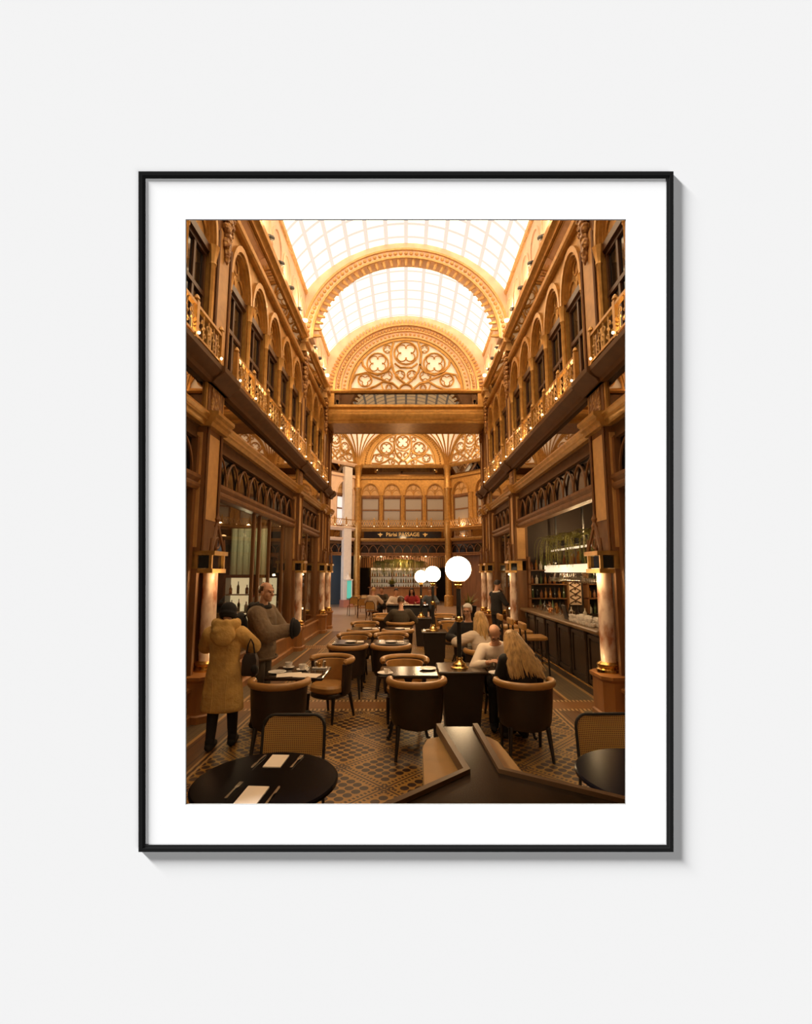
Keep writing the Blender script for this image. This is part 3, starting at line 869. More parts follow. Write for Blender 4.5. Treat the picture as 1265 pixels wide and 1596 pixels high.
# little spotlights clipped to the cornice
def spotlight(f, s, d, h, label, lit=False):
    t = thing('spotlight', label, 'spotlight', f(s, d, h), group='small spotlights on the cornice')
    m = MB(f); m.tube([(s, d, h), (s, d, h + .12)], .015, 5); m.build('bracket', M['iron'], t)
    m = MB(f); m.cap((s, d, h + .14), .05, (s + .12, d + .03, h + .20), .055, 8); m.build('head', M['iron'] if not lit else M['bulb'], t)
for sg, nm in ((-1, 'left'), (1, 'right')):
    f = smap(sg)
    for s in (8.6, 9.4, 10.3, 11.2, 13.3, 14.0, 14.8):
        spotlight(f, s, .06, 8.64, 'small black spotlight standing on the gilded cornice of the %s wall' % nm)
    for s in (11.75, 15.3):
        spotlight(f, s, .08, 8.64, 'small lit spotlight glowing on the cornice of the %s wall beside an arch' % nm, True)
        plight('cornice_lamp', f(s - .3, .25, 8.95), 22)
    for s in (5.5, 8.3, 10.0, 13.6): plight('cornice_lamp', f(s, .22, 8.80), 14)

# shopfronts, left side
shopfront(smap(-1), 6.98, 12.15, (9.18, 9.55, 10.25, 11.35))
shopfront(smap(-1), 12.62, 15.62, (14.1,))
shopfront(smap(-1), 1.9, 6.45, (3.4, 5.2))
shopfront(smap(1), 1.9, 6.45, (3.4, 5.2))
shopfront(smap(1), 12.62, 15.62, (14.1,))
# room boxes behind the shops and the upper floors
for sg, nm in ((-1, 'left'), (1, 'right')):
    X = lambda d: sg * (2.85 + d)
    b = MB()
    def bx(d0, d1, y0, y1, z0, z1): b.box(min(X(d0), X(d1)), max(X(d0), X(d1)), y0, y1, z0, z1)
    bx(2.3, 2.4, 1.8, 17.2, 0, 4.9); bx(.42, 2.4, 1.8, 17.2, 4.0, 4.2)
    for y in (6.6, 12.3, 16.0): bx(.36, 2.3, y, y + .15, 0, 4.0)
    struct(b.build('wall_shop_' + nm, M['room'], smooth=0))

# left shop: lit cabinets of bottles, a pale fluted screen
def bottle_mesh(name, m, h=.26, r=.035, neck=.4):
    b = MB(); b.lathe([(r * .9, 0), (r, .01), (r, h * (1 - neck)), (r * .35, h * (1 - neck * .6)), (r * .32, h * .97), (r * .4, h)], (0, 0, 0), 8)
    o = b.build(name, m); return o
BCOL = [mat('amber_bottle_glass', (.30, .12, .02), .1), mat('green_bottle_glass', (.06, .08, .03), .1), mat('clear_bottle_glass', (.62, .55, .42), .1), mat('dark_bottle_glass', (.02, .015, .012), .1), mat('red_liqueur_bottle', (.22, .08, .03), .12)]
BPROTO = []
def bottle_at(loc, k, label, group, sc=1.0):
    key = k % 5
    if len(BPROTO) <= key:
        while len(BPROTO) <= key:
            i = len(BPROTO); BPROTO.append(bottle_mesh('bottle', BCOL[i], (.27, .30, .24, .29, .22)[i], (.036, .034, .045, .036, .04)[i]).data)
            bpy.data.objects.remove(bpy.data.objects[[o.name for o in bpy.data.objects if o.data == BPROTO[i]][0]])
    o = bpy.data.objects.new('bottle', BPROTO[key]); COL.objects.link(o); o.location = loc; o.scale = (sc, sc, sc)
    return tag(o, label, 'bottle', group)

def cabinet(x0, x1, y, label, seed):
    rr = random.Random(seed)
    t = thing('display_cabinet', label, 'display cabinet', ((x0 + x1) / 2, y - .2, 0))
    m = MB(); m.box(x0, x1, y - .4, y, 0, .55); m.build('base', M['wooddk'], t)
    for a in (x0, x1 - .05): m = MB(); m.box(a, a + .05, y - .4, y, .55, 1.86); m.build('side', M['wooddk'], t)
    m = MB(); m.box(x0, x1, y - .4, y, 1.86, 1.92); m.build('top', M['wooddk'], t)
    m = MB(); m.box(x0 + .05, x1 - .05, y - .03, y, .56, 1.86); m.build('lit_back', M['vitrine'], t, smooth=0)
    for h in (.98, 1.42): m = MB(); m.box(x0 + .05, x1 - .05, y - .36, y - .03, h, h + .02); m.build('shelf', M['wood'], t, smooth=0)
    for h in (.56, 1.01, 1.45):
        x = x0 + .14
        while x < x1 - .1:
            bottle_at((x, y - .2 + rr.uniform(-.08, .08), h), rr.randrange(5), 'bottle on the shelves of the ' + label, 'bottles in the lit cabinets', 1.05); x += rr.uniform(.14, .24)
cabinet(-4.62, -3.86, 12.24, 'lit cabinet left of the standing man', 1)
cabinet(-3.80, -3.22, 12.24, 'lit cabinet behind the standing man', 2)
t = thing('fluted_screen', 'tall pale fluted screen in the left shop above the lit cabinet', 'screen', (-4.1, 12.1, 1.93))
b = MB()
for i in range(6): b.lathe([(.09, 0), (.09, 1.2)], (-4.5 + i * .16, 12.14, 1.94), 10)
b.build('panel', mat('pale_green_panel', (.42, .44, .30), .6), t)
b = MB(); b.box(-4.62, -3.6, 12.0, 12.24, 3.15, 3.2); b.build('cornice', M['wooddk'], t)
plight('shop_lamp', (-3.9, 11.2, 2.9), 22, (1, .85, .55))
plight('shop_lamp', (-3.9, 14.2, 2.6), 10)
t = thing('exit_sign_reflection', 'small green box standing in for the exit sign reflected in the far left shop window', 'sign', (-3.5, 13.6, 2.2))
b = MB(); b.box(-3.56, -3.5, 13.45, 13.75, 2.16, 2.30); b.build('case', M['iron'], t)
b = MB(); b.box(-3.60, -3.44, 13.43, 13.449, 2.17, 2.29); b.build('lit_face', M['greenglow'], t)  # green glow standing in for a sign's reflection in the glass

# ================================================================ FURNITURE
def tub_chair_proto():
    t = thing('club_chair', 'x', 'chair')
    A = R(108)
    def pl(a, sc, push=0): return (math.sin(a) * (.315 * sc + push), -math.cos(a) * (.30 * sc + push) if abs(a) < PI / 2 else -math.cos(a) * (.22 * sc + push))
    # shell of the back
    rings = []
    n = 26
    for i in range(n + 1):
        a = -A + 2 * A * i / n; q = abs(a) / A
        zt = .775 - .03 * max(0, q - .6) / .4; zb = .31 + .04 * q
        o = []
        for z, sc in ((zb, .88), (zb + .04, .92), (.52, .96), (zt, 1.0)): o.append((*pl(a, sc), z))
        for z, sc in ((zt, .84), (.52, .80), (zb, .78)): o.append((*pl(a, sc), z))
        rings.append(o)
    b = MB(); b.loft(rings); b.build('backrest', M['leatherdk'], t, world=False)
    # padded inner lining
    rings = []
    for i in range(n + 1):
        a = -A * .98 + 2 * A * .98 * i / n; q = abs(a) / A
        zt = .765 - .03 * max(0, q - .6) / .4
        rings.append([(*pl(a, .82), .46), (*pl(a, .86), zt), (*pl(a, .79), zt - .01), (*pl(a, .74), .60), (*pl(a, .74), .46)])
    b = MB(); b.loft(rings); b.build('lining', M['leather'], t, world=False)
    b = MB(); b.tube([(*pl(-A + 2 * A * i / 30, .985), .785 + (-.02 if i in (0, 30) else 0)) for i in range(31)], [.03] + [.040] * 29 + [.03], 14)
    b.build('top_roll', M['leather'], t, world=False)
    b = MB(); b.rbox(-.245, .245, -.22, .26, .36, .47, .19, 5); b.build('seat', M['leather'], t, world=False)
    b = MB(); b.rbox(-.235, .235, -.21, .25, .30, .37, .18, 5); b.build('seat_frame', M['leatherdk'], t, world=False)
    for x, y, dx, dy in ((-.22, .20, 0, .02), (.22, .20, 0, .02), (-.20, -.18, -.03, -.07), (.20, -.18, .03, -.07)):
        b = MB(); b.tube([(x, y, .34), (x + dx, y + dy, 0)], [.027, .016], 8); b.build('leg', M['legwood'], t, world=False)
    return t
CHAIR = tub_chair_proto(); used = [False]
def club(x, y, deg, label, group='club chairs in the cafe'):
    if not used[0]:
        used[0] = True; CHAIR.location = (x, y, 0); CHAIR.rotation_euler = (0, 0, R(deg)); tag(CHAIR, label, 'chair', group); return CHAIR
    return dup(CHAIR, (x, y, 0), R(deg), label, group)

def table_proto():
    t = thing('cafe_table', 'x', 'table')
    b = MB(); b.rbox(-.35, .35, -.35, .35, .72, .76, .02, 3); b.build('tabletop', M['tabletop'], t, world=False)
    b = MB(); b.lathe([(.035, .1), (.05, .14), (.03, .2), (.03, .6), (.06, .68), (.12, .72)], (0, 0, 0), 12); b.build('column', M['iron'], t, world=False)
    for i in range(4):
        a = R(45 + 90 * i); c, s_ = math.cos(a), math.sin(a)
        b = MB(); b.tube([(.03 * c, .03 * s_, .26), (.16 * c, .16 * s_, .25), (.27 * c, .27 * s_, .14), (.31 * c, .31 * s_, .02), (.34 * c, .34 * s_, .016)], [.02, .02, .018, .018, .02], 6)
        b.build('foot', M['iron'], t, world=False)
    return t
TABLE = table_proto(); tused = [False]
def table(x, y, deg, label, sc=(1, 1, 1)):
    if not tused[0]:
        tused[0] = True; TABLE.location = (x, y, 0); TABLE.rotation_euler = (0, 0, R(deg)); TABLE.scale = sc; return tag(TABLE, label, 'table', 'dark cafe tables')
    return dup(TABLE, (x, y, 0), R(deg), label, 'dark cafe tables', sc)

club(.12, 5.46, 0, 'dark leather tub chair in the centre foreground, back towards us')
club(1.33, 5.42, 0, 'dark leather tub chair the long-haired blonde woman sits on')
club(-1.42, 5.40, 2, 'dark leather tub chair behind the cane chair, at the table with coffee cups')
club(-1.06, 6.72, 150, 'tan-topped tub chair facing us across the table with coffee cups')
club(-.02, 6.66, 180, 'tub chair facing us across the small centre table')
table(-1.34, 6.02, 0, 'dark square table with two coffee cups and papers', (1, .95, 1))
table(.03, 6.08, 0, 'dark square table in the centre, beside the nearest lamp pedestal', (1.05, .8, 1))
table(1.36, 6.06, 0, 'dark table between the blonde woman and the man in glasses', (.88, .85, 1))
club(-.97, 7.92, 0, 'left of the two tub chairs in the middle row, back towards us')
club(-.25, 7.92, 0, 'right of the two tub chairs in the middle row, back towards us')
table(-.97, 8.55, 0, 'dark table before the left middle-row tub chair', (.95, .8, 1))
table(-.27, 8.55, 0, 'dark table before the right middle-row tub chair', (.95, .8, 1))
club(-1.0, 9.2, 180, 'tub chair facing us over the left middle-row table')
club(-.29, 9.2, 180, 'tub chair facing us over the right middle-row table')
club(-.90, 9.95, 0, 'left tub chair of the third row, back towards us')
club(-.17, 9.95, 0, 'right tub chair of the third row, back towards us')
table(-.90, 10.58, 0, 'dark table in the third row on the left', (.9, .8, 1))
table(-.17, 10.58, 0, 'dark table in the third row before the seated man in brown', (.9, .8, 1))
club(-.98, 11.3, 180, 'tan tub chair at the far side of the third row, left of the seated man')
club(-.14, 11.45, 0, 'tub chair under the man in brown seen from behind')
club(-.56, 12.6, 20, 'tan tub chair just left of and beyond the seated man in brown')
club(-.62, 13.5, 180, 'farthest tan tub chair left of the third lamp')
club(1.12, 11.4, 180, 'tan tub chair right of the second lamp')
club(1.08, 13.4, 180, 'farthest tan tub chair, right of the third lamp')
table(1.26, 10.6, 0, 'dark table right of the second lamp', (.9, .8, 1))
table(1.14, 12.7, 0, 'dark table right of the third lamp', (.9, .8, 1))
table(1.2, 8.08, 0, 'dark table between the white-haired man and the woman in striped knit', (.95, .85, 1))
club(1.24, 7.46, 0, 'tub chair under the blonde woman in cream knit')
club(1.20, 8.9, 180, 'tub chair under the white-haired man')
club(1.36, 6.66, 180, 'tub chair under the man in glasses')

# ---- lamp pedestals (service boxes) and the globe lamps on them
def pedestal(x, y, wd, label):
    t = thing('lamp_pedestal', label, 'pedestal', (x, y, 0), group='lamp pedestals')
    h = .72
    b = MB(); q = wd / 2
    b.loft([[(sx * q * k, sy * q * k, z) for sx, sy in ((-1, -1), (1, -1), (1, 1), (-1, 1))] for z, k in ((.0, .72), (.05, .74), (h, .95))])
    b.build('body', M['pedestal'], t, world=False)
    b = MB(); b.rbox(-q - .02, q + .02, -q - .02, q + .02, h, h + .04, .02, 3); b.build('stone_top', M['stone'], t, world=False)
    return t
def globe_lamp(x, y, z0, zg, label):
    t = thing('globe_lamp', label, 'lamp', (x, y, z0), group='globe lamps down the aisle')
    H = zg - z0
    b = MB(); b.lathe([(.115, 0), (.115, .015), (.09, .03), (.085, .06), (.05, .085), (.035, .11), (.045, .125), (.04, .14)], n=20); b.build('base', M['brass'], t, world=False)
    b = MB(); b.lathe([(.030, .12), (.030, H * .47), (.030, H - .24)], n=14); b.build('pole', M['iron'], t, world=False)
    b = MB(); b.lathe([(.034, 0), (.05, .015), (.055, .035), (.05, .055), (.034, .07)], (0, 0, H * .46), 14); b.build('collar', M['brass'], t, world=False)
    b = MB(); b.lathe([(.03, 0), (.05, .02), (.06, .05), (.045, .07), (.075, .09), (.08, .10)], (0, 0, H - .255), 16); b.build('gallery', M['brass'], t, world=False)
    b = MB(); b.sph((0, 0, H), .172, 28, 18); b.build('globe', M['globe'], t, world=False)
    return t
pedestal(.72, 6.32, .58, 'dark tapered pedestal with a marble top under the nearest globe lamp')
pedestal(.60, 10.15, .50, 'dark tapered pedestal under the second globe lamp')
pedestal(.46, 13.1, .46, 'dark tapered pedestal under the farthest globe lamp')
globe_lamp(.70, 6.25, .76, 2.04, 'nearest and largest glowing globe lamp on a black post')
globe_lamp(.58, 10.12, .76, 1.96, 'second glowing globe lamp from the front')
globe_lamp(.42, 13.1, .76, 1.88, 'farthest glowing globe lamp, partly behind the second')

# ---- round bistro tables and cane chairs in the foreground
def bistro(x, y, r, label):
    t = thing('bistro_table', label, 'table', (x, y, 0), group='round bistro tables')
    b = MB(); b.lathe([(r - .02, 0), (r, .008), (r, .022), (r - .01, .03)], (0, 0, .73), 48); b.build('tabletop', M['blacktop'], t, world=False)
    b = MB(); b.lathe([(.04, .02), (.035, .05), (.035, .7), (.1, .73)], n=14); b.build('column', M['iron'], t, world=False)
    b = MB(); b.lathe([(.24, 0), (.24, .015), (.05, .03)], n=24); b.build('base', M['iron'], t, world=False)
bistro(-.845, 2.98, .43, 'round black gloss bistro table in the left foreground with two napkins')
bistro(1.50, 3.05, .43, 'round black bistro table cut off at the lower right')
def cane_chair(x, y, deg, label):
    t = thing('cane_chair', label, 'chair', (x, y, 0), R(deg), 'cane-backed chairs')
    # faces +Y; back at y=-.22
    def outline(w, h0, h1, r, n=5):
        o = [(-w, h0)]
        for i in range(n + 1): a = R(180 - 90 * i / n); o.append((-w + r + r * math.cos(a), h1 - r + r * math.sin(a)))
        for i in range(n + 1): a = R(90 - 90 * i / n); o.append((w - r + r * math.cos(a), h1 - r + r * math.sin(a)))
        return o + [(w, h0)]
    def bend(x_, z): return (x_, -.24 + .35 * x_ * x_ - .06 * (z - .45) / .4, z)
    o = outline(.255, .50, .815, .09)
    m = MB(); m.tube([bend(*p) for p in o], .013, 8); m.build('back_frame', M['iron'], t, world=False)
    m = MB(); nx, nz = 14, 7
    cols = []
    for i in range(nx + 1):
        xx = -.245 + .49 * i / nx
        top = .805 - (.085 - math.sqrt(max(0, .085 ** 2 - max(0, abs(xx) - .16) ** 2)) if abs(xx) > .16 else 0)
        cols.append([bend(xx, .51 + (top - .51) * j / nz) for j in range(nz + 1)])
    vs = []; fs = []
    for dy in (-.004, .004):
        for c in cols:
            for p in c: vs.append((p[0], p[1] + dy, p[2]))
    q = (nx + 1) * (nz + 1)
    for i in range(nx):
        for j in range(nz):
            a = i * (nz + 1) + j; fs += [(a, a + 1, a + nz + 2, a + nz + 1), (q + a, q + a + nz + 1, q + a + nz + 2, q + a + 1)]
    m.add(vs, fs); m.build('cane_back', M['cane'], t, world=False)
    m = MB(); m.rbox(-.24, .24, -.21, .24, .43, .47, .08, 4); m.build('seat', M['leatherdk'], t, world=False)
    for sx, sy in ((-.22, .2), (.22, .2)):
        m = MB(); m.tube([(sx, sy, .44), (sx * 1.05, sy + .02, 0)], .013, 7); m.build('leg', M['iron'], t, world=False)
    for sx in (-.255, .255):
        m = MB(); m.tube([bend(sx, .52), (sx, -.2, .44), (sx * 1.02, -.26, 0)], .013, 7); m.build('leg', M['iron'], t, world=False)
cane_chair(-.93, 3.78, 180, 'cane-backed chair behind the round table in the left foreground')
cane_chair(1.68, 3.80, 182, 'cane-backed chair cut off at the lower right edge')

# ---- host desk in the foreground
t = thing('host_desk', 'dark polished wooden host desk with raised rims in the bottom foreground', 'host desk', (.30, 2.1, 0))
ZT = 1.15
top = [(.195, 2.70), (.275, 2.10), (.02, 1.86), (-.25, 1.62), (1.12, 1.62), (.78, 1.85), (.395, 2.10), (.37, 2.70)]
b = MB(); b.slab(top, ZT - .035, ZT); b.build('desktop', M['deskwood'], t, smooth=0)
def strip(pts, w, h0, h1, side=1):
    """raised rim along an open polyline, on one side of it"""
    P = [Vector((*p, 0)) for p in pts]; inn, out = [], []
    for i, p in enumerate(P):
        d = (P[min(i + 1, len(P) - 1)] - P[max(i - 1, 0)]).normalized(); nrm = Vector((-d.y, d.x, 0)) * side
        if 0 < i < len(P) - 1:
            d1 = (P[i] - P[i - 1]).normalized(); n1 = Vector((-d1.y, d1.x, 0)) * side; nrm = nrm / max(.35, nrm.dot(n1))
        out.append(p + nrm * w); inn.append(p)
    b = MB(); b.loft([[(a.x, a.y, h0), (a.x, a.y, h1), (c.x, c.y, h1), (c.x, c.y, h0)] for a, c in zip(inn, out)]); return b
strip([(.195, 2.70), (.275, 2.10), (.02, 1.86), (-.25, 1.62)], .028, ZT - .03, ZT + .018, -1).build('rim', M['deskrim'], t, smooth=0)
strip([(.37, 2.70), (.395, 2.10), (.78, 1.85), (1.12, 1.62)], .028, ZT - .03, ZT + .018, 1).build('rim', M['deskrim'], t, smooth=0)
for nm_, pts in (('left', [(.19, 2.66), (.115, 2.62), (.085, 2.50), (.075, 1.95), (.20, 1.98), (.32, 2.08), (.30, 2.66)]), ('right', [(.34, 2.66), (.445, 2.66), (.485, 2.58), (.50, 2.45), (.535, 2.04), (.36, 2.08)])):
    b = MB(); b.loft([[(x, y, z) for x, y in pts] for z in (0, ZT - .038)]); b.build('side_panel', M['deskpanel'], t, smooth=50)
b = MB(); b.slab([(.10, 1.98), (.55, 1.98), (.95, 1.72), (-.05, 1.70)], 0, ZT - .036); b.build('body', M['deskpanel'], t, smooth=0)

# ================================================================ RIGHT-HAND BAR
def arr(m): return m
BY0, BY1 = 7.35, 12.05
t = thing('bar_counter', 'long dark panelled bar counter along the right wall', 'bar counter', (3.3, (BY0 + BY1) / 2, 0))
b = MB(); b.box(3.12, 3.55, BY0, BY1, .0, 1.03); b.box(3.06, 3.12, BY0, BY1, 0, .10); b.build('body', M['barwood'], t)
npan = 6; w = (BY1 - BY0) / npan
for i in range(npan):
    a = BY0 + i * w + .06; c = a + w - .12
    b = MB()
    for y0, y1, z0, z1 in ((a, c, .16, .22), (a, c, .90, .96), (a, a + .06, .22, .90), (c - .06, c, .22, .90)): b.box(3.085, 3.12, y0, y1, z0, z1)
    b.box(3.10, 3.12, a + .10, c - .10, .26, .86)
    b.build('door_panel', M['barwood'], t)
for i in range(npan + 1):
    y = BY0 + i * w
    b = MB(); b.lathe([(.035, .10), (.035, .2), (.022, .24), (.022, .82), (.036, .88), (.04, 1.03)], (3.085, min(max(y, BY0 + .04), BY1 - .04), 0), 10); b.build('half_column', M['barwood'], t)
b = MB(); b.tube([(2.98, BY0 + .1, .17), (2.98, BY1 - .1, .17)], .018, 8); b.build('foot_rail', M['brass'], t)
b = MB(); b.rbox(2.93, 3.66, BY0 - .06, BY1 + .06, 1.03, 1.10, .03, 3)
tag(b.build('bar_worktop', M['bartop']), 'long tan-edged worktop lying on the right-hand bar', 'worktop')

t = thing('bar_gantry', 'hanging bar shelf with a long white lit front above the bar', 'shelf', (3.75, 10.4, 2.0))
b = MB(); b.box(3.60, 3.62, 8.3, 12.1, 2.0, 2.17); b.build('lit_front', M['strip'], t, smooth=0)
b = MB(); b.box(3.62, 3.95, 8.3, 12.1, 2.14, 2.18); b.build('shelf', M['wooddk'], t)
b = MB(); b.box(3.62, 3.95, 8.3, 12.1, 1.99, 2.02); b.build('glass_rack', M['iron'], t)
b = MB(); b.box(3.80, 3.95, 8.3, 12.1, 2.54, 2.57); b.build('upper_shelf', M['wooddk'], t)
b = MB(); b.box(3.785, 3.80, 8.3, 12.1, 2.53, 2.575); b.build('lit_edge', M['strip'], t, smooth=0)
for y in (8.35, 10.2, 12.05): b = MB(); b.box(3.90, 3.94, y - .02, y + .02, 2.0, 3.9); b.build('hanger', M['iron'], t)
rr = random.Random(3)
y = 8.5
while y < 12.0:
    bottle_at((3.74 + rr.uniform(-.06, .05), y, 2.18), rr.randrange(5), 'bottle standing on the lit shelf above the bar', 'bottles on the lit bar shelf', 1.0); y += .135
def goblet_data():
    b = MB(); b.lathe([(.035, 0), (.033, .004), (.006, .01), (.005, .08), (.02, .09), (.038, .12), (.036, .17), (.030, .185), (.027, .185), (.033, .168), (.034, .12), (.004, .095)], n=10)
    o = b.build('wine_glass', M['clear']); d = o.data; bpy.data.objects.remove(o); return d
GOB = goblet_data()
def tumbler_data(h, r, m, nm):
    b = MB(); b.lathe([(r * .85, 0), (r, h), (r * .93, h), (r * .78, .008)], n=12); o = b.build(nm, m); d = o.data; bpy.data.objects.remove(o); return d
TUM = tumbler_data(.11, .036, M['clear'], 'tumbler')
def place(nm, data, loc, label, cat, group=None, rot=(0, 0, 0), sc=1):
    o = bpy.data.objects.new(nm, data); COL.objects.link(o); o.location = loc; o.rotation_euler = rot
    if sc != 1: o.scale = (sc, sc, sc)
    return tag(o, label, cat, group)
y = 8.5
while y < 12.0:
    for x in (3.70, 3.84):
        place('wine_glass', GOB, (x, y, 1.988), 'stemmed glass hanging upside down under the lit bar shelf', 'glass', 'glasses hanging over the bar', (PI, 0, 0), 1.15)
    y += .115
# cups, glasses and bottles along the worktop
def cup_data():
    b = MB(); b.lathe([(.022, 0), (.030, .006), (.041, .035), (.044, .062), (.041, .062), (.037, .036), (.004, .010)], n=16)
    pts = [(.042 + .022 * math.sin(PI * i / 6), 0, .015 + .036 * i / 6) for i in range(7)]
    b.tube(pts, .005, 5); o = b.build('cup', M['white']); d = o.data; bpy.data.objects.remove(o); return d
CUP = cup_data()
for i in range(9):
    for j in range(3):
        place('cup', CUP, (3.06 + j * .10, 7.75 + i * .125, 1.10), 'white cup among the rows stacked on the near end of the bar', 'cup', 'white cups on the bar', (0, 0, rr.uniform(0, 6)), 1.05)
        if (i + j) % 3: place('cup', CUP, (3.065 + j * .10, 7.755 + i * .125, 1.166), 'white cup stacked on another cup on the bar', 'cup', 'upper white cups on the bar', (0, 0, rr.uniform(0, 6)), 1.05)
for i in range(40):
    place('tumbler', TUM, (3.12 + rr.uniform(0, .36), 9.25 + i * .066, 1.10), 'clear tumbler crowded on the middle of the bar', 'glass', 'tumblers on the bar', (0, 0, 0), rr.uniform(.8, 1.25))
for i in range(14):
    bottle_at((3.42 + rr.uniform(-.12, .12), 9.2 + i * .2, 1.10), rr.randrange(5), 'bottle standing among the tumblers on the bar', 'bottles on the bar', .85)
b = MB(); b.cbox((3.08, 9.12, 1.235), (.02, .20, .27), Matrix.Rotation(R(-12), 3, 'Y')); tag(b.build('menu_stand', M['iron']), 'black framed menu stand leaning upright on the bar beside the white cups', 'menu stand')
t = thing('flower_jar', 'round jar with orange fruit on the bar among the tumblers', 'jar', (3.12, 10.15, 1.10))
b = MB(); b.lathe([(.05, 0), (.07, .03), (.07, .12), (.05, .15)], (3.12, 10.15, 1.10), 12); b.build('jar', M['clear'], t)
b = MB()
for q in range(7): b.sph((3.12 + .03 * math.cos(q * 2.4), 10.15 + .03 * math.sin(q * 2.4), 1.14 + .014 * q), .026, 8, 5)
b.build('fruit', mat('orange_fruit', (.75, .25, .03), .5), t)
t = thing('till', 'dark cash register with a pale screen at the near end of the bar', 'till', (3.5, 8.0, 1.10))
b = MB(); b.rbox(3.36, 3.62, 7.85, 8.2, 1.10, 1.17, .02); b.build('base', M['iron'], t)
b = MB(); b.cbox((3.48, 8.02, 1.28), (.03, .34, .24), Matrix.Rotation(R(-20), 3, 'Y')); b.build('screen', M['paper'], t)
# bar interior
t = thing('patterned_panel', 'pale lozenge-patterned panel on the wall at the far end of the bar', 'panel', (4.42, 12.25, 1.2))
b = MB(); b.box(4.26, 4.58, 12.24, 12.27, 1.16, 1.84); b.build('board', M['cream'], t, smooth=0)
b = MB()
for i in range(4):
    for q in (-1, 1):
        b.tube([(4.42 + q * .14, 12.23, 1.20 + i * .16), (4.42, 12.23, 1.28 + i * .16), (4.42 + q * .14, 12.23, 1.36 + i * .16)], .016, 4)
    b.sph((4.42, 12.23, 1.24 + i * .16), .025, 8, 5)
b.build('lozenges', M['wooddk'], t)
for bx0, bx1, lb in ((3.16, 4.18, 'dark shelved back bar left of the pale lozenge panel'), (4.64, 5.12, 'dark shelved back bar right of the pale lozenge panel')):
    t = thing('back_bar', lb, 'back bar', ((bx0 + bx1) / 2, 12.15, 0))
    b = MB(); b.box(bx0, bx1, 11.95, 12.28, 0, .95); b.build('base', M['barwood'], t)
    for z in (1.32, 1.68, 2.04): b = MB(); b.box(bx0, bx1, 12.0, 12.28, z, z + .025); b.build('shelf', M['wood'], t)
    for x in (bx0, bx1 - .05): b = MB(); b.box(x, x + .05, 12.0, 12.28, .95, 2.4); b.build('upright', M['wood'], t)
    for z in (.95, 1.345, 1.705, 2.065):
        x = bx0 + .12
        while x < bx1 - .08:
            bottle_at((x, 12.14, z), rr.randrange(5), 'bottle on the shelves of the ' + lb, 'bottles on the back bars', .95); x += .115
plight('bar_fill', (4.2, 9.0, 2.8), 45); plight('bar_fill', (4.2, 11.3, 2.8), 45); plight('bar_fill', (3.3, 8.3, 1.85), 9); plight('bar_fill', (3.3, 10.6, 1.85), 9); plight('bar_fill', (4.0, 9.9, 2.9), 30); plight('bar_fill', (4.35, 11.6, 1.95), 6)  # unseen point lights added to brighten the bar and its cups

# ---- hanging ferns
def fern(loc, n, L, label, group, seed=0, up=.25, wid=.05, wide=False):
    r_ = random.Random(seed)
    t = thing('hanging_fern', label, 'fern', loc, group=group)
    b = MB(); b.lathe([(.08, -.12), (.12, -.02), (.13, 0)], n=12); b.build('pot', M['pot'], t, world=False)
    b = MB()
    for i in range(n):
        a = r_.uniform(0, 2 * PI); l = L * r_.uniform(.65, 1.1); k = r_.uniform(.35, .9) * (1.35 if wide else 1); pts = []
        for j in range(9):
            q = j / 8; rad = l * .55 * k * math.sin(q * PI * .55) * 1.2; z = up * math.sin(q * PI * .8) - l * .85 * q * q
            pts.append(Vector((rad * math.cos(a), rad * math.sin(a), z)))
        b.tube(pts, .005, 3)
        side = Vector((-math.sin(a), math.cos(a), 0))
        for j in range(1, 9):
            d = (pts[j] - pts[j - 1])
            for h in (0, .5):
                p = pts[j - 1] + d * h; ww = wid * (1 - .6 * (j - 1 + h) / 8)
                for sgn in (-1, 1):
                    tip = p + side * sgn * ww + d * .35 - Vector((0, 0, ww * .4))
                    o = d.normalized() * .012
                    b.add([tuple(p - o), tuple(p + o), tuple(tip)], [(0, 1, 2)])
    b.build('fronds', M['leaf'], t, smooth=0, world=False)
    return t
for i, y in enumerate((8.2, 9.0, 9.8, 10.6, 11.4)):
    fern((3.62, y, 2.72), 26, .85, 'drooping green fern hanging in the row above the bar shelf', 'ferns above the bar', i, .26, .055, True)
# bar stools
def stool(x, y, label):
    t = thing('bar_stool', label, 'bar stool', (x, y, 0), R(-90), 'upholstered stools at the bar')
    b = MB(); b.rbox(-.23, .23, -.20, .22, .66, .74, .05, 3); b.build('seat', M['leather'], t, world=False)
    b = MB(); b.rbox(-.25, .25, -.27, -.20, .86, 1.0, .03, 3); b.build('back_pad', M['leather'], t, world=False)
    for q in (-.22, .22):
        b = MB(); b.tube([(q, -.235, .90), (q, -.22, .68), (q * 1.05, -.25, 0)], .018, 7); b.build('leg', M['legwood'], t, world=False)
        b = MB(); b.tube([(q, .19, .68), (q * 1.05, .22, 0)], .018, 7); b.build('leg', M['legwood'], t, world=False)
    b = MB()
    for p0, p1 in (((-.225, -.24, .25), (.225, -.24, .25)), ((-.225, .21, .25), (.225, .21, .25)), ((-.225, -.24, .25), (-.225, .21, .25)), ((.225, -.24, .25), (.225, .21, .25))): b.tube([p0, p1], .012, 6)
    b.build('foot_ring', M['brass'], t, world=False)
stool(2.58, 9.55, 'tan bar stool nearest the frame at the right-hand bar')
stool(2.54, 10.45, 'second tan bar stool from the frame at the right-hand bar')
stool(2.50, 11.4, 'third and farthest tan bar stool at the right-hand bar')

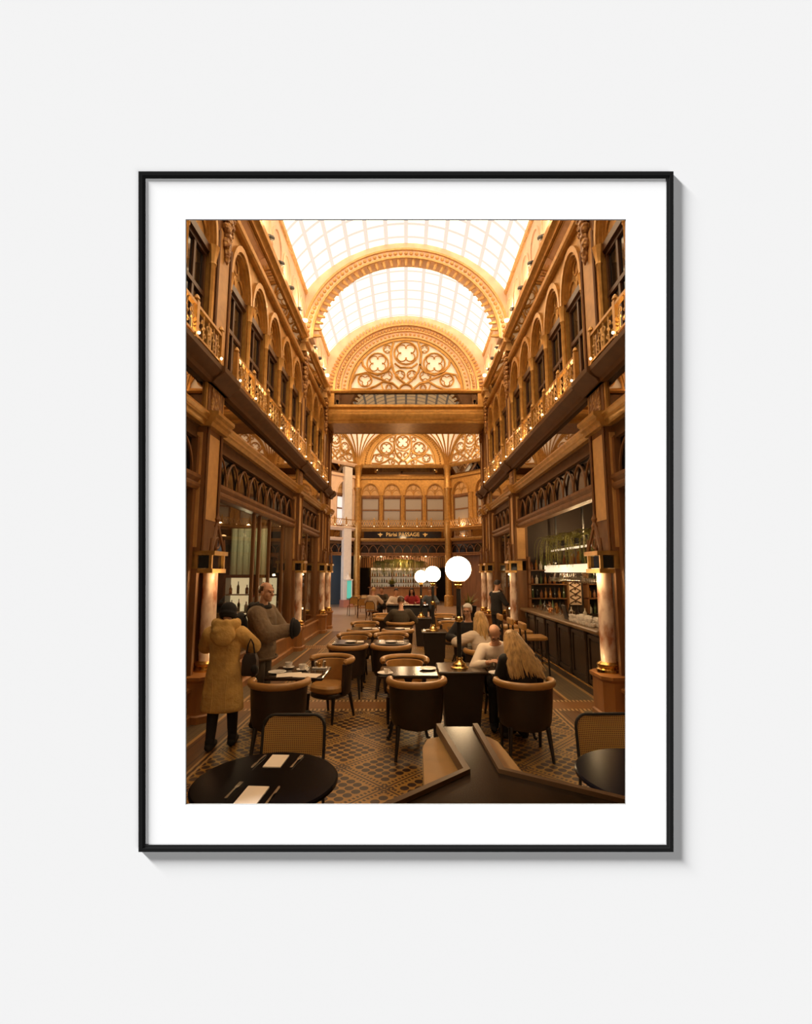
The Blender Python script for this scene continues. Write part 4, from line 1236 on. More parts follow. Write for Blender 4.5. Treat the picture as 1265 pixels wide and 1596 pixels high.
# ================================================================ FAR ATRIUM FURNISHINGS
# lit sign on the far wall
zs = hf(4.54)
t = thing('shop_sign', 'black sign band with gold lettering on the far end wall', 'sign', (-.2, 28, zs))
b = MB(); b.box(-2.55, 2.15, 28.0, 28.055, hf(4.32), hf(4.74)); b.build('board', M['signboard'], t, smooth=0)
cu = bpy.data.curves.new('lettering', 'FONT'); cu.body = 'P\u00e1risi PASSAGE'; cu.size = .36; cu.align_x = 'CENTER'; cu.align_y = 'CENTER'; cu.extrude = .01; cu.offset = .006
tx = bpy.data.objects.new('lettering', cu); COL.objects.link(tx)
me = bpy.data.meshes.new_from_object(tx.evaluated_get(bpy.context.evaluated_depsgraph_get())); bpy.data.objects.remove(tx)
o = bpy.data.objects.new('lettering', me); COL.objects.link(o); me.materials.clear(); me.materials.append(M['goldletter'])
o.parent = t; o.rotation_euler = (PI / 2, 0, 0); o.location = (0, -.012, 0); o.scale = (.88, .9, 1)
for s in (-1.36, 1.36):
    b = MB(); b.prism([(s - .2 + a, zs + c) for a, c in ((-.17, .03), (-.05, .05), (0, .13), (.05, .05), (.17, .03), (.06, -.04), (0, -.15), (-.06, -.04))], 27.97, 28.0)
    b.build('ornament', M['goldletter'], t)
# far bar behind the end wall
b = MB(); b.box(-3.2, 3.0, 33.0, 33.2, 0, 3.8); b.box(-3.3, -3.2, 28.5, 33.2, 0, 3.8); b.box(3.0, 3.1, 28.5, 33.2, 0, 3.8); struct(b.build('wall_far_bar', M['room'], smooth=0))
b = MB()
for i in range(26): b.box(-3.1 + i * .24, -3.0 + i * .24, 28.6, 32.9, 3.0, 3.12)
b.box(-3.2, 3.0, 28.5, 33, 3.14, 3.2)
struct(b.build('ceiling_far_bar', M['wood'], smooth=0))
t = thing('back_bar', 'lit wall of bottle shelves at the far end under the sign', 'back bar', (-.2, 31.2, 0))
b = MB(); b.box(-2.4, 2.0, 31.5, 31.55, .9, 2.3); b.build('lit_back', M['backbar'], t, smooth=0)
for z in (.9, 1.3, 1.7, 2.1): b = MB(); b.box(-2.4, 2.0, 31.1, 31.5, z, z + .03); b.build('shelf', M['wooddk'], t)
b = MB(); b.box(-2.4, 2.0, 31.0, 31.5, 0, .9); b.build('base', M['wood'], t)
for x in (-2.4, -.95, .5, 1.95): b = MB(); b.box(x, x + .05, 31.1, 31.5, .93, 2.3); b.build('upright', M['wood'], t)
for z in (.93, 1.33, 1.73):
    x = -2.25
    while x < 1.95:
        bottle_at((x, 31.3, z), rr.randrange(5), 'small bottle on the lit shelves at the far end', 'bottles on the far back bar', 1.05); x += .16
t = thing('slat_screen', 'row of warm-lit vertical wooden slats above the far bottle shelves', 'slat screen', (-.2, 31.6, 2.3))
for i in range(40):
    b = MB(); b.box(-3.1 + i * .152, -3.0 + i * .152, 31.5, 31.58, 2.32, 3.12); b.build('slat', M['wood'], t, smooth=0)
t = thing('far_counter', 'honey wood counter in front of the lit bottle wall at the far end', 'bar counter', (-.2, 29.6, 0))
b = MB(); b.box(-2.3, 1.9, 29.4, 29.9, 0, 1.02); b.build('body', M['plinth'], t)
b = MB(); b.rbox(-2.4, 2.0, 29.3, 30.0, 1.02, 1.08, .03); b.build('top', M['wood'], t)
for i, (x, z) in enumerate(((-1.75, 2.35), (-1.1, 2.45), (-.45, 2.5), (.2, 2.45), (.85, 2.35))):
    fern((x, 29.5, z + .2), 60, 1.1, 'hanging fern in the bushy row above the far counter', 'ferns above the far counter', 20 + i, .3, .13)
t = thing('potted_plant', 'low green plant on the far counter', 'plant', (-.9, 29.5, 1.08)); b = MB(); b.lathe([(.1, 0), (.13, .15)], (-.9, 29.5, 1.08), 10); b.build('pot', M['pot'], t)
b = MB(); r_ = random.Random(5)
for i in range(120):
    a = r_.uniform(0, 2 * PI); l = r_.uniform(.2, .5); e_ = r_.uniform(.1, 1.3); d = Vector((math.cos(a) * math.cos(e_), math.sin(a) * math.cos(e_), math.sin(e_))); s_ = d.cross(Vector((0, 0, 1))).normalized() * .035; p = Vector((-.9, 29.5, 1.22))
    b.add([tuple(p), tuple(p + d * l * .5 + s_), tuple(p + d * l), tuple(p + d * l * .5 - s_)], [(0, 1, 2, 3)])
b.build('leaves', M['leaf'], t, smooth=0)
for x in (-1.6, 0, 1.3): plight('far_bar_lamp', (x, 30.4, 2.85), 70, (1, .66, .34))
plight('far_bar_lamp', (-.2, 28.8, 2.7), 50, (1, .66, .34))
# unseen point lights added to brighten the far atrium
for x, y in ((-2.4, 22), (2.2, 22), (-.2, 25)): plight('atrium_fill', (x, y, 9.6), 150, (1, .70, .40), .25)
plight('atrium_fill', (-.2, 24.5, 4.3), 40, (1, .70, .40), .2)
# daylight entering from the open passage on the left
dl = bpy.data.lights.new('daylight', 'AREA'); dl.energy = 170; dl.color = (.80, .90, 1.0); dl.size = 2.0; dl.shape = 'RECTANGLE'; dl.size_y = 3.5
o = bpy.data.objects.new('daylight', dl); COL.objects.link(o); o.location = (-4.9, 22.6, 2.6); o.rotation_euler = (Vector((1.2, 4.0, .2))).to_track_quat('-Z', 'Y').to_euler()
# white pillar with its turquoise lantern
t = thing('pillar', 'tall white pillar with a glowing turquoise lantern at the far left', 'pillar', lmap(.9, .1, 0))
b = MB(lmap); b.box(.62, 1.18, -.1, .14, .0, 8.3); b.build('shaft', M['whitestone'], t)
b = MB(lmap); b.box(.55, 1.25, -.1, .30, 0, .45); b.build('base', mat('pink_granite', (.45, .20, .15), .4), t)
b = MB(lmap); b.box(.72, 1.08, .15, .32, .55, 1.62); b.build('lantern_glass', M['turq'], t)
b = MB(lmap)
for s in (.70, 1.10):
    b.box(s - .025, s + .025, .14, .36, .45, 1.66)
b.box(.64, 1.16, .1, .38, 1.62, 1.70); b.lathe([(.2, 0), (.12, .12), (.03, .28), (.05, .34), (.005, .5)], (.9, .24, 1.70), 8); b.build('lantern_cage', M['whitestone'], t)
# far seating
def bistro_chair(x, y, deg, label):
    global BCH
    BCH = t = thing('bistro_chair', label, 'chair', (x, y, 0), R(deg), 'bistro chairs in the far atrium')
    b = MB(); b.rbox(-.2, .2, -.2, .2, .43, .46, .06, 3); b.build('seat', M['plinth'], t, world=False)
    b = MB(); b.tube([(-.2, -.2, .44), (-.2, -.24, .75), (-.12, -.26, .86), (.12, -.26, .86), (.2, -.24, .75), (.2, -.2, .44)], .016, 6); b.build('back_frame', M['wooddk'], t, world=False)
    b = MB(); b.loft([[(-.19, -.235, .55), (-.17, -.255, .84), (-.17, -.245, .84), (-.19, -.225, .55)], [(.19, -.235, .55), (.17, -.255, .84), (.17, -.245, .84), (.19, -.225, .55)]]); b.build('back_panel', M['cane'], t, world=False)
    for sx in (-1, 1):
        for sy in (-1, 1):
            b = MB(); b.tube([(.18 * sx, .18 * sy, .44), (.2 * sx, .22 * sy, 0)], .014, 6); b.build('leg', M['wooddk'], t, world=False)
for x, y, a, lb in ((-2.50, 22.0, 20, 'leftmost bistro chair in the far atrium'), (-1.95, 20.9, 10, 'bistro chair second from the left in the far atrium'), (-1.25, 20.6, -10, 'bistro chair third from the left in the far atrium'), (-1.55, 23.0, 170, 'bistro chair behind the far tables'), (-2.15, 23.6, 170, 'bistro chair by the turquoise lantern')):
    bistro_chair(x, y, a, lb)
table(-1.5, 21.9, 0, 'dark table among the far bistro chairs', (1, 1, 1)); table(-.75, 19.4, 0, 'dark table in front of the people far back', (1, 1, 1)); table(.5, 18.1, 0, 'dark table before the person in red', (1, 1, 1))
t = thing('console_table', 'long black console table across the aisle beyond the seated man in brown', 'table', (.05, 14.9, 0))
b = MB(); b.rbox(-.60, .72, 14.55, 15.25, .93, .98, .03); b.build('top', M['blacktop'], t)
b = MB(); b.box(-.55, .67, 14.6, 15.2, .66, .93); b.build('apron', M['iron'], t)
for x in (-.5, .62):
    for y in (14.65, 15.15): b = MB(); b.tube([(x, y, .67), (x, y, 0)], [.05, .03], 8); b.build('leg', M['iron'], t)
for i, (x, y) in enumerate(((.02, 14.75), (.18, 14.8), (.34, 14.78), (.10, 14.95))):
    b = MB(); b.cbox((x, y, .985), (.16, .2, .008), Matrix.Rotation(.3 * i, 3, 'Z')); tag(b.build('paper_sheet', M['paper']), 'white sheet lying on the black console table', 'paper', 'sheets on the console table')
# palm at the right
t = thing('potted_palm', 'tall dark planter with a spiky palm by the right wall', 'plant', (2.0, 14.9, 0))
b = MB(); b.lathe([(.16, 0), (.22, .8), (.24, .95), (.20, .95), (.19, .85)], (2.0, 14.9, 0), 18); b.build('planter', M['pot'], t)
b = MB(); r_ = random.Random(9)
for i in range(34):
    a = r_.uniform(0, 2 * PI); l = r_.uniform(.35, .75); k = r_.uniform(.3, 1.0); prev = None
    side = Vector((-math.sin(a), math.cos(a), 0)); rows = []
    for j in range(7):
        q = j / 6; p = Vector((2.0 + k * l * q * math.cos(a), 14.9 + k * l * q * math.sin(a), .9 + l * .9 * q - .5 * k * l * q * q)); ww = .03 * (1 - q) + .003
        rows.append((tuple(p + side * ww), tuple(p - side * ww)))
    b.add([p for r2 in rows for p in r2], [(2 * j, 2 * j + 1, 2 * j + 3, 2 * j + 2) for j in range(6)])
b.build('leaves', M['leaf'], t, smooth=0)

# ================================================================ THINGS ON THE TABLES
def saucer_data(r, nm):
    b = MB(); b.lathe([(r * .5, 0), (r * .62, .003), (r, .016), (r * .98, .020), (r * .55, .008), (r * .5, .006), (.003, .006)], n=22); o = b.build(nm, M['white']); d = o.data; bpy.data.objects.remove(o); return d
SAU = saucer_data(.075, 'saucer'); PLT = saucer_data(.11, 'plate')
TZ = .761
def coffee(x, y, label, rz):
    place('saucer', SAU, (x, y, TZ), 'white saucer under the ' + label, 'saucer', None)
    place('cup', CUP, (x, y, TZ + .008), 'white coffee cup, ' + label, 'cup', None, (0, 0, rz), 1.1)
coffee(-1.53, 6.24, 'left cup of the pair on the left table', 2.5)
coffee(-1.32, 6.10, 'right cup of the pair on the left table', .3)
place('plate', PLT, (-1.60, 5.95, TZ), 'small white plate on the left table beside the papers', 'plate')
def sheet(x, y, rz, w_, l_, label, z=TZ, m='paper'):
    b = MB(); h = .003
    vs = []; n = 6
    for i in range(n + 1):
        for s in (-1, 1):
            vs.append((s * w_ / 2, -l_ / 2 + l_ * i / n, h + .006 * math.sin(i * .9) ** 2))
    fs = [(2 * i, 2 * i + 1, 2 * i + 3, 2 * i + 2) for i in range(n)]
    k = len(vs); vs += [(a, c, e_ - .003) for a, c, e_ in vs]; fs += [tuple(k + q for q in f_[::-1]) for f_ in fs]
    b.add(vs, fs); o = b.build('paper_sheet', M[m], smooth=60); o.location = (x, y, z); o.rotation_euler = (0, 0, rz); return tag(o, label, 'paper')
sheet(-1.42, 5.83, .25, .30, .21, 'left white paper sheet on the table with coffee cups')
sheet(-1.19, 5.79, -.15, .30, .21, 'right white paper sheet on the table with coffee cups')
t = thing('condiment_tray', 'small white tray with shakers at the far corner of the left table', 'condiment tray', (-1.12, 6.24, TZ))
b = MB(); b.rbox(-1.22, -1.03, 6.19, 6.29, TZ, TZ + .012, .02); b.build('tray', M['white'], t)
for i, (x, h) in enumerate(((-1.18, .09), (-1.13, .07), (-1.07, .10))):
    b = MB(); b.lathe([(.022, 0), (.022, h * .75), (.014, h * .85), (.018, h)], (x, 6.24, TZ + .012), 10); b.build('shaker', M['steel'] if i != 1 else M['brass'], t)
place('plate', PLT, (.28, 6.16, TZ), 'white oval dish at the back right of the centre table', 'plate')
place('plate', PLT, (-.255, 5.90, TZ), 'white saucer with a small bowl at the left corner of the centre table', 'plate', sc=.9)
place('cup', CUP, (-.24, 5.91, TZ + .008), 'small dark-filled cup on the saucer at the corner of the centre table', 'cup', sc=.8)
place('plate', PLT, (1.13, 5.90, TZ), 'white plate on the near edge of the right table', 'plate', sc=1.05)
place('plate', PLT, (1.32, 6.14, TZ), 'white plate in front of the man in glasses', 'plate', sc=1.1)
place('tumbler', TUM, (1.12, 6.22, TZ), 'water glass on the right table nearest the lamp', 'glass')
place('tumbler', TUM, (1.12, 6.32, TZ), 'second water glass on the right table, next to the lamp', 'glass')
place('tumbler', TUM, (.98, 7.95, TZ), 'glass on the table of the white-haired man', 'glass')
bottle_at((1.08, 8.1, TZ), 2, 'clear bottle on the table of the white-haired man', None, .8)
for i, (x, y, lb) in enumerate(((-.99, 8.5, 'left middle-row table'), (-.27, 8.5, 'right middle-row table'), (-.86, 10.45, 'left third-row table'), (-.14, 10.42, 'third-row table before the man in brown'), (1.24, 10.5, 'table right of the second lamp'), (1.1, 12.6, 'table right of the third lamp'))):
    place('plate', PLT, (x, y, TZ), 'white plate on the ' + lb, 'plate', sc=.95)
    o = sheet(x + .17, y + .04, .1, .12, .18, 'folded napkin on the ' + lb); o.name = 'napkin'; o['category'] = 'napkin'
# napkins and cutlery on the round table
def slabnap(x, y, rz, w_, l_, label):
    b = MB(); b.loft([[(-w_ / 2, -l_ / 2, 0), (w_ / 2, -l_ / 2, 0), (w_ / 2, l_ / 2, 0), (-w_ / 2, l_ / 2, 0)], [(-w_ / 2, -l_ / 2, .006), (w_ / 2, -l_ / 2, .006), (w_ / 2, l_ / 2, .009), (-w_ / 2, l_ / 2, .009)]])
    o = b.build('napkin', M['paper'], smooth=0); o.location = (x, y, TZ); o.rotation_euler = (0, 0, rz); return tag(o, label, 'napkin')
slabnap(-.855, 3.235, -.05, .115, .19, 'folded cream napkin at the far side of the round table')
slabnap(-.86, 2.76, -.06, .125, .21, 'folded cream napkin at the near side of the round table')
def cutlery(kind, x, y, rz, label):
    t = thing(kind, label, kind, (x, y, TZ), rz)
    b = MB(); b.loft([[(-.008, -.10, .002), (.008, -.10, .002), (.008, -.10, .005), (-.008, -.10, .005)], [(-.004, .0, .006), (.004, .0, .006), (.004, .0, .009), (-.004, .0, .009)], [(-.006, .03, .003), (.006, .03, .003), (.006, .03, .006), (-.006, .03, .006)]])
    b.build('handle', M['steel'], t, world=False)
    b = MB()
    if kind == 'fork':
        b.box(-.012, .012, .028, .055, .003, .006)
        for q in (-.0095, -.0032, .0032, .0095): b.box(q - .0018, q + .0018, .055, .10, .003, .006)
    else: b.slab([(-.006, .028), (.010, .03), (.011, .09), (.002, .115), (-.006, .11)], .003, .006)
    b.build('tines' if kind == 'fork' else 'blade', M['steel'], t, world=False)
cutlery('fork', -.985, 2.83, -.10, 'steel fork left of the near napkin on the round table')
cutlery('knife', -.745, 2.76, -.08, 'steel knife right of the near napkin on the round table')
cutlery('knife', -.97, 3.24, PI - .12, 'steel knife left of the far napkin on the round table')
cutlery('fork', -.72, 3.235, -.14, 'steel fork right of the far napkin on the round table')
t = thing('candle_holder', 'little round brass candle dish on the second lamp pedestal', 'candle holder', (.47, 10.02, .76)); b = MB(); b.lathe([(.05, 0), (.055, .03), (.045, .03), (.04, .01)], (.47, 10.02, .76), 12); b.build('dish', M['brass'], t)
b = MB(); b.lathe([(.035, .012), (.035, .045)], (.47, 10.02, .76), 10); b.build('candle', M['paper'], t)

# ================================================================ PEOPLE
def ik(S, T, a, b, hint):
    S, T = Vector(S), Vector(T); d = T - S; L = min(d.length, (a + b) * .995); d = d.normalized()
    k = (a * a - b * b + L * L) / (2 * L); h = math.sqrt(max(0, a * a - k * k))
    hv = Vector(hint); hv = (hv - d * hv.dot(d))
    if hv.length < 1e-4: hv = d.orthogonal()
    return S + d * k + hv.normalized() * h, S + d * L
def hand(mb, W, d, side, curl, s):
    d = d.normalized(); side = (side - d * side.dot(d)).normalized(); n = d.cross(side)
    mt = Matrix((side, d, n)).transposed()
    mb.ell(W + d * .045 * s, (.040 * s, .052 * s, .017 * s), mt)
    for off, L in ((-.030, .058), (-.010, .074), (.010, .078), (.030, .068)):
        p = W + d * .085 * s + side * off * s; ang = 0; r = .0098 * s
        for f_ in (.45, .32, .26):
            ang += curl; q = p + (d * math.cos(ang) - n * math.sin(ang)) * L * f_ * s * 1.05
            mb.cap(p, r, q, r * .92, 8); p = q; r *= .9
    p = W + d * .022 * s + side * .034 * s
    q = p + (d * .55 + side * .75 - n * .3).normalized() * .036 * s; mb.cap(p, .013 * s, q, .011 * s, 8)
    mb.cap(q, .011 * s, q + (d * .85 + side * .3 - n * .5).normalized() * .032 * s, .009 * s, 8)
def figure(label, loc, rz, h=1.72, sit=False, lean=0, tilt=0, hands=None, head=(0, 0, 0), top='blackcloth', legs='blackcloth', shoes='blackcloth',
           hair=None, hairm='hairdark', bulk=.02, vox=.0075, coat=None, hem=-.10, sleeve=1.0, feet=None, curl=.5, collar=None, eyes=True, hint=None, glasses=False):
    s = h / 1.72
    t = thing('person', label, 'person', loc, rz)
    pz = .57 if sit else .93 * s
    Pv = Vector((0, 0, pz)); RM = Matrix.Rotation(R(-lean), 3, 'X') @ Matrix.Rotation(R(tilt), 3, 'Y')
    def TP(x, y, z): return Pv + RM @ Vector((x * s, y * s, z * s))
    Nk = TP(0, 0, .53); HM = RM @ Matrix.Rotation(R(head[0]), 3, 'Z') @ Matrix.Rotation(R(-head[1]), 3, 'X') @ Matrix.Rotation(R(head[2]), 3, 'Y')
    HC = Nk + RM @ Vector((0, .01, .05)) * s + HM @ Vector((0, .025, .135)) * s
    def HP(x, y, z): return HC + HM @ Vector((x, y, z)) * s
    def hm(r): return tuple(q * s for q in r)
    prof = ((-.07, .15, .11, 0), (0, .172, .122, 0), (.10, .158, .112, 0), (.20, .152, .105, 0), (.32, .172, .112, 0), (.41, .175, .102, 0), (.47, .14, .08, 0), (.52, .062, .058, 0), (.56, .052, .052, .01))
    def torso(mb, inf, z0=-9, z1=9, pr=prof):
        rings = []
        for z, rx, ry, yo in pr:
            if z0 <= z <= z1:
                rings.append([tuple(TP((rx + inf) * math.cos(2 * PI * i / 20), yo + (ry + inf) * math.sin(2 * PI * i / 20), z)) for i in range(20)])
        mb.loft(rings)
    SH = [TP(-.178, 0, .44), TP(.178, 0, .44)]
    HT = hands or ((-.2, .05, pz - .02), (.2, .05, pz - .02))
    if hint is None: hint = ((-1, -.4, -.6), (1, -.4, -.6))
    EL, WR = [], []
    for i in (0, 1):
        e_, w_ = ik(SH[i], HT[i], .29 * s, .255 * s, hint[i]); EL.append(e_); WR.append(w_)
    if sit:
        HIP = [Vector((-.095, .0, pz - .01)), Vector((.095, .0, pz - .01))]; KN = [Vector((-.11, .42, .53)), Vector((.11, .42, .53))]; AN = [Vector((-.12, .40, .09)), Vector((.12, .40, .09))]
    else:
        ft = feet or ((-.10, .0), (.10, .0)); HIP = [Vector((-.09 * s, 0, pz - .02)), Vector((.09 * s, 0, pz - .02))]
        AN = [Vector((x, y, .085)) for x, y in ft]; KN = [(HIP[i] + AN[i]) / 2 + Vector((0, .02, .02)) for i in (0, 1)]
    b = MB(); torso(b, 0)
    for i in (0, 1):
        b.cap(TP((-.09, .09)[i], 0, .43), .07 * s, SH[i], .058 * s); b.cap(SH[i], .055 * s, EL[i], .043 * s); b.cap(EL[i], .043 * s, WR[i], .029 * s)
        dd = (WR[i] - EL[i]).normalized(); sd = Vector((1 if i == 0 else -1, 0, .6)); hand(b, WR[i], dd, sd, curl, s)
        b.cap(HIP[i], .085 * s, KN[i], .058 * s); b.cap(KN[i], .056 * s, AN[i], .040 * s)
        b.cap(AN[i] + Vector((0, -.03, -.045)), .035, AN[i] + Vector((0, .14, -.055)), .028)
    b.cap(Nk, .054 * s, HP(0, -.02, -.07), .052 * s)
    b.ell(HP(0, -.014, .028), hm((.077, .096, .092)), HM); b.ell(HP(0, .024, -.035), hm((.062, .066, .084)), HM); b.sph(HP(0, .062, -.096), .028 * s, 10, 6)
    b.cap(HP(0, .088, .004), .011 * s, HP(0, .110, -.032), .0155 * s, 8); b.cap(HP(-.038, .078, .024), .014 * s, HP(.038, .078, .024), .014 * s, 8)
    for q in (-1, 1):
        b.ell(HP(q * .077, -.004, -.012), hm((.011, .021, .032)), HM); b.sph(HP(q * .036, .058, -.036), .028 * s, 8, 6); b.cap(HP(q * .020, .076, -.066), .010 * s, HP(0, .084, -.064), .011 * s, 8)
    b.build('body', M['skin'], t, world=False, bake=(vox, 2))
    if eyes:
        for q in (-1, 1):
            b = MB(); b.sph(HP(q * .031, .084, .003), .0095 * s, 8, 6); b.build('eye', M['eye'], t, world=False)
    if glasses:
        b = MB()
        for q in (-1, 1): b.tube([tuple(HP(q * .032 + .022 * math.cos(2 * PI * i / 12), .104, .002 + .018 * math.sin(2 * PI * i / 12))) for i in range(12)], .003, 5, True); b.tube([tuple(HP(q * .054, .102, .004)), tuple(HP(q * .078, .0, .004))], .003, 5)
        b.tube([tuple(HP(-.010, .106, .004)), tuple(HP(.010, .106, .004))], .003, 5); b.build('glasses', M['iron'], t, world=False)
    # clothes
    b = MB()
    if coat: torso(b, 0, pr=coat)
    else:
        pr = ((hem, .165, .12, 0),) + tuple(p for p in prof if p[0] > hem and p[0] < .5) + ((.50, .085, .075, 0),); torso(b, bulk, pr=pr)
    for i in (0, 1):
        b.cap(TP((-.09, .09)[i], 0, .42), (.075 + bulk * .7) * s, SH[i], (.062 + bulk) * s); b.cap(SH[i], (.060 + bulk) * s, EL[i], (.050 + bulk) * s)
        e1 = EL[i] + (WR[i] - EL[i]) * (.93 * sleeve)
        b.cap(EL[i], (.050 + bulk) * s, e1, (.034 + bulk * .8) * s)
    b.build('top' if not coat else 'coat', M[top], t, world=False, bake=(max(vox, .011), 4))
    if collar:
        b = MB(); b.tube([tuple(TP(.085 * math.cos(2 * PI * i / 16), .005 + .082 * math.sin(2 * PI * i / 16), .515 + .012 * math.sin(2 * PI * i / 16))) for i in range(16)], .026 * s, 8, True); b.build('collar', M[collar], t, world=False)
    b = MB()
    if not (coat and not sit):
        torso(b, .016, -9, .11)
    for i in (0, 1):
        b.cap(HIP[i], .10 * s, KN[i], .074 * s); b.cap(KN[i], .074 * s, AN[i] + Vector((0, 0, .02)), .056 * s)
    b.build('trousers', M[legs], t, world=False, bake=(max(vox, .011), 3))
    for i in (0, 1):
        b = MB(); b.cap(AN[i] + Vector((0, -.035, -.03)), .048, AN[i] + Vector((0, .15, -.042)), .038); b.cap(AN[i] + Vector((0, -.02, .03)), .048, AN[i] + Vector((0, -.02, -.03)), .048)
        b.build('shoe', M[shoes], t, world=False)
    if hair:
        b = MB(); r_ = random.Random(int(abs(loc[0]) * 1000) + 3)
        def shell(x0, grow=1.06, cutz=-.02, front=.045, sub=0):
            # cap over the crown, open in front of the face
            rings = []
            for j in range(9):
                v = R(4 + 112 * j / 8); o = []
                for i in range(24):
                    a = 2 * PI * i / 24; x, y, z = math.sin(v) * math.cos(a), math.sin(v) * math.sin(a), math.cos(v)
                    if y > .15 and z < .55: k = min(1, (.55 - z) * 1.3) * min(1, (y - .15) * 2.2); z = z + (.62 - z) * k; y = y * (1 - .35 * k)
                    o.append(tuple(HP(x * .082 * grow, -.014 + y * .101 * grow, .030 + z * .097 * grow)))
                rings.append(o)
            b.loft(rings)
        if hair in ('short', 'long', 'bun'): shell(0)
        if hair == 'fringe':
            rings = []
            for i in range(19):
                a = R(168 + 204 * i / 18); o = []
                for gr, vs in ((1.06, (64, 78, 92, 106, 118)), (.96, (118, 92, 64))):
                    for v in vs:
                        v = R(v); o.append(tuple(HP(.079 * gr * math.sin(v) * math.cos(a), -.014 + .098 * gr * math.sin(v) * math.sin(a), .028 + .094 * gr * math.cos(v))))
                rings.append(o)
            b.loft(rings)
        if hair == 'bun': b.sph(HP(0, -.12, .03), .045 * s, 10, 7)
        if hair == 'long':
            LL = .36
            for i in range(70):
                a = R(150 + 240 * i / 69 + r_.uniform(-3, 3)); l = LL * r_.uniform(.75, 1.1); p0 = HP(.080 * math.cos(a), -.014 + .098 * math.sin(a), .03)
                o_ = HM @ Vector((math.cos(a), math.sin(a), 0)); pts = []
                back = RM @ Vector((0, -1, 0))
                for j in range(6):
                    q = j / 5; pts.append(tuple(p0 + o_ * .035 * math.sin(q * 2.2) * s - RM @ Vector((0, .0, l * q)) * s + back * .045 * q * s + Vector((r_.uniform(-.006, .006), r_.uniform(-.006, .006), 0))))
                b.tube(pts, [.016, .017, .016, .014, .011, .004], 5)
        b.build('hair', M[hairm], t, world=False, smooth=60)
    if hair == 'beanie' or hair == 'hat': pass
    return t, HP, TP, HM, WR, EL

# -- woman in the mustard coat, back to us, both arms raised to her face
cprof = ((-.47, .255, .17, -.01), (-.44, .262, .178, -.01), (-.25, .245, .165, -.01), (-.02, .215, .15, 0), (.12, .185, .135, 0), (.22, .188, .135, 0), (.34, .205, .145, 0), (.42, .20, .135, 0), (.49, .14, .11, 0), (.53, .09, .085, 0))
t, HP, TP, HM, WR, EL = figure('woman in a knee-length mustard hooded coat, seen from behind, arms raised', (-2.12, 5.58, 0), R(4), h=1.60, coat=cprof, top='coat', legs='blackcloth', shoes='blackcloth',
    hands=((-.10, .20, 1.27), (.10, .20, 1.27)), hint=((-1, -.45, -.75), (1, -.45, -.75)), head=(0, 20, 0), bulk=.05, feet=((-.10, -.06), (.10, .10)), hair=None)
b = MB(); b.ell(HP(0, -.02, .035), (.096, .112, .096), HM, 20, 12)
b.tube([tuple(HP(.088 * math.cos(2 * PI * i / 20), -.016 + .108 * math.sin(2 * PI * i / 20), -.02)) for i in range(20)], .022, 8, True)
b.tube([tuple(HP(.0 + .070 * math.cos(2 * PI * i / 20), -.03 + .07 * math.sin(2 * PI * i / 20), -.045)) for i in range(20)], .03, 8, True)
b.build('knitted_hat', M['knit_black'], t, world=False, bake=(.008, 3))
b = MB()
for i in range(19):
    a = R(140 + 260 * i / 18); b.sph(TP(.128 * math.cos(a), -.0 + .115 * math.sin(a), .565 + .018 * math.sin(i * 2.1)), (.055, .052, .062), 9, 6)
b.ell(TP(0, -.125, .45), (.150, .070, .125), Matrix.Identity(3)); b.ell(TP(.015, -.165, .40), (.105, .045, .085), Matrix.Identity(3)); b.ell(TP(-.05, -.16, .50), (.07, .035, .03), Matrix.Identity(3))
b.build('hood', M['coat'], t, world=False, bake=(.012, 10))
for i in (0, 1):
    b = MB(); q = (-1, 1)[i]; b.tube([tuple(TP(q * .09, -.155, -.05)), tuple(TP(q * .075, -.165, -.25)), tuple(TP(q * .085, -.185, -.45))], .006, 4); b.build('seam', M['coat'], t, world=False)
t = thing('handbag', 'black handbag hanging at the right elbow of the woman in the mustard coat', 'handbag', (-1.83, 5.62, .78))
b = MB(); b.loft([[(-1.83 + x * k, 5.62 + y * k, z) for x, y in ((-.085, -.05), (.085, -.05), (.085, .05), (-.085, .05))] for z, k in ((.80, .85), (.82, 1.0), (.98, 1.0), (1.05, .7))]); b.build('pouch', M['leatherdk'], t)
b = MB(); b.tube([(-1.88, 5.62, 1.03), (-1.86, 5.61, 1.16), (-1.83, 5.60, 1.22), (-1.80, 5.61, 1.16), (-1.78, 5.62, 1.03)], .009, 6); b.build('strap', M['blackcloth'], t)
b = MB(); b.sph((-1.76, 5.56, .88), (.045, .03, .055), 8, 6); b.build('pendant', M['blackcloth'], t)

# -- man in the brown-grey jacket, holding a dark hat
t, HP, TP, HM, WR, EL = figure('bald smiling man in a brown-grey hooded jacket, standing sideways holding a dark hat', (-1.93, 6.35, 0), R(-98), h=1.82, top='jacket', legs='trouser', shoes='blackcloth', bulk=.055, hem=-.12,
    hands=((-.10, .40, 1.22), (.10, .40, 1.25)), hint=((-1, -.7, -.9), (1, -.7, -.9)), head=(-14, 4, 0), hair='fringe', hairm='hairbrown', collar='jacketdk', curl=.7)
b = MB()
for i in range(11):
    a = R(150 + 240 * i / 10); b.sph(TP(.115 * math.cos(a), -.035 + .11 * math.sin(a), .53 + .01 * (i % 2)), (.05, .05, .05), 9, 6)
b.ell(TP(0, -.15, .46), (.115, .055, .085), Matrix.Identity(3)); b.build('hood', M['jacketdk'], t, world=False, bake=(.012, 3))
b = MB(); b.tube([tuple(TP(.235 * math.cos(2 * PI * i / 24), .185 * math.sin(2 * PI * i / 24), -.095)) for i in range(24)], .018, 6, True); b.build('hem_band', M['jacket'], t, world=False)
t = thing('hat', 'round dark hat held in the hands of the man in the jacket', 'hat', (-1.47, 6.27, 1.22))
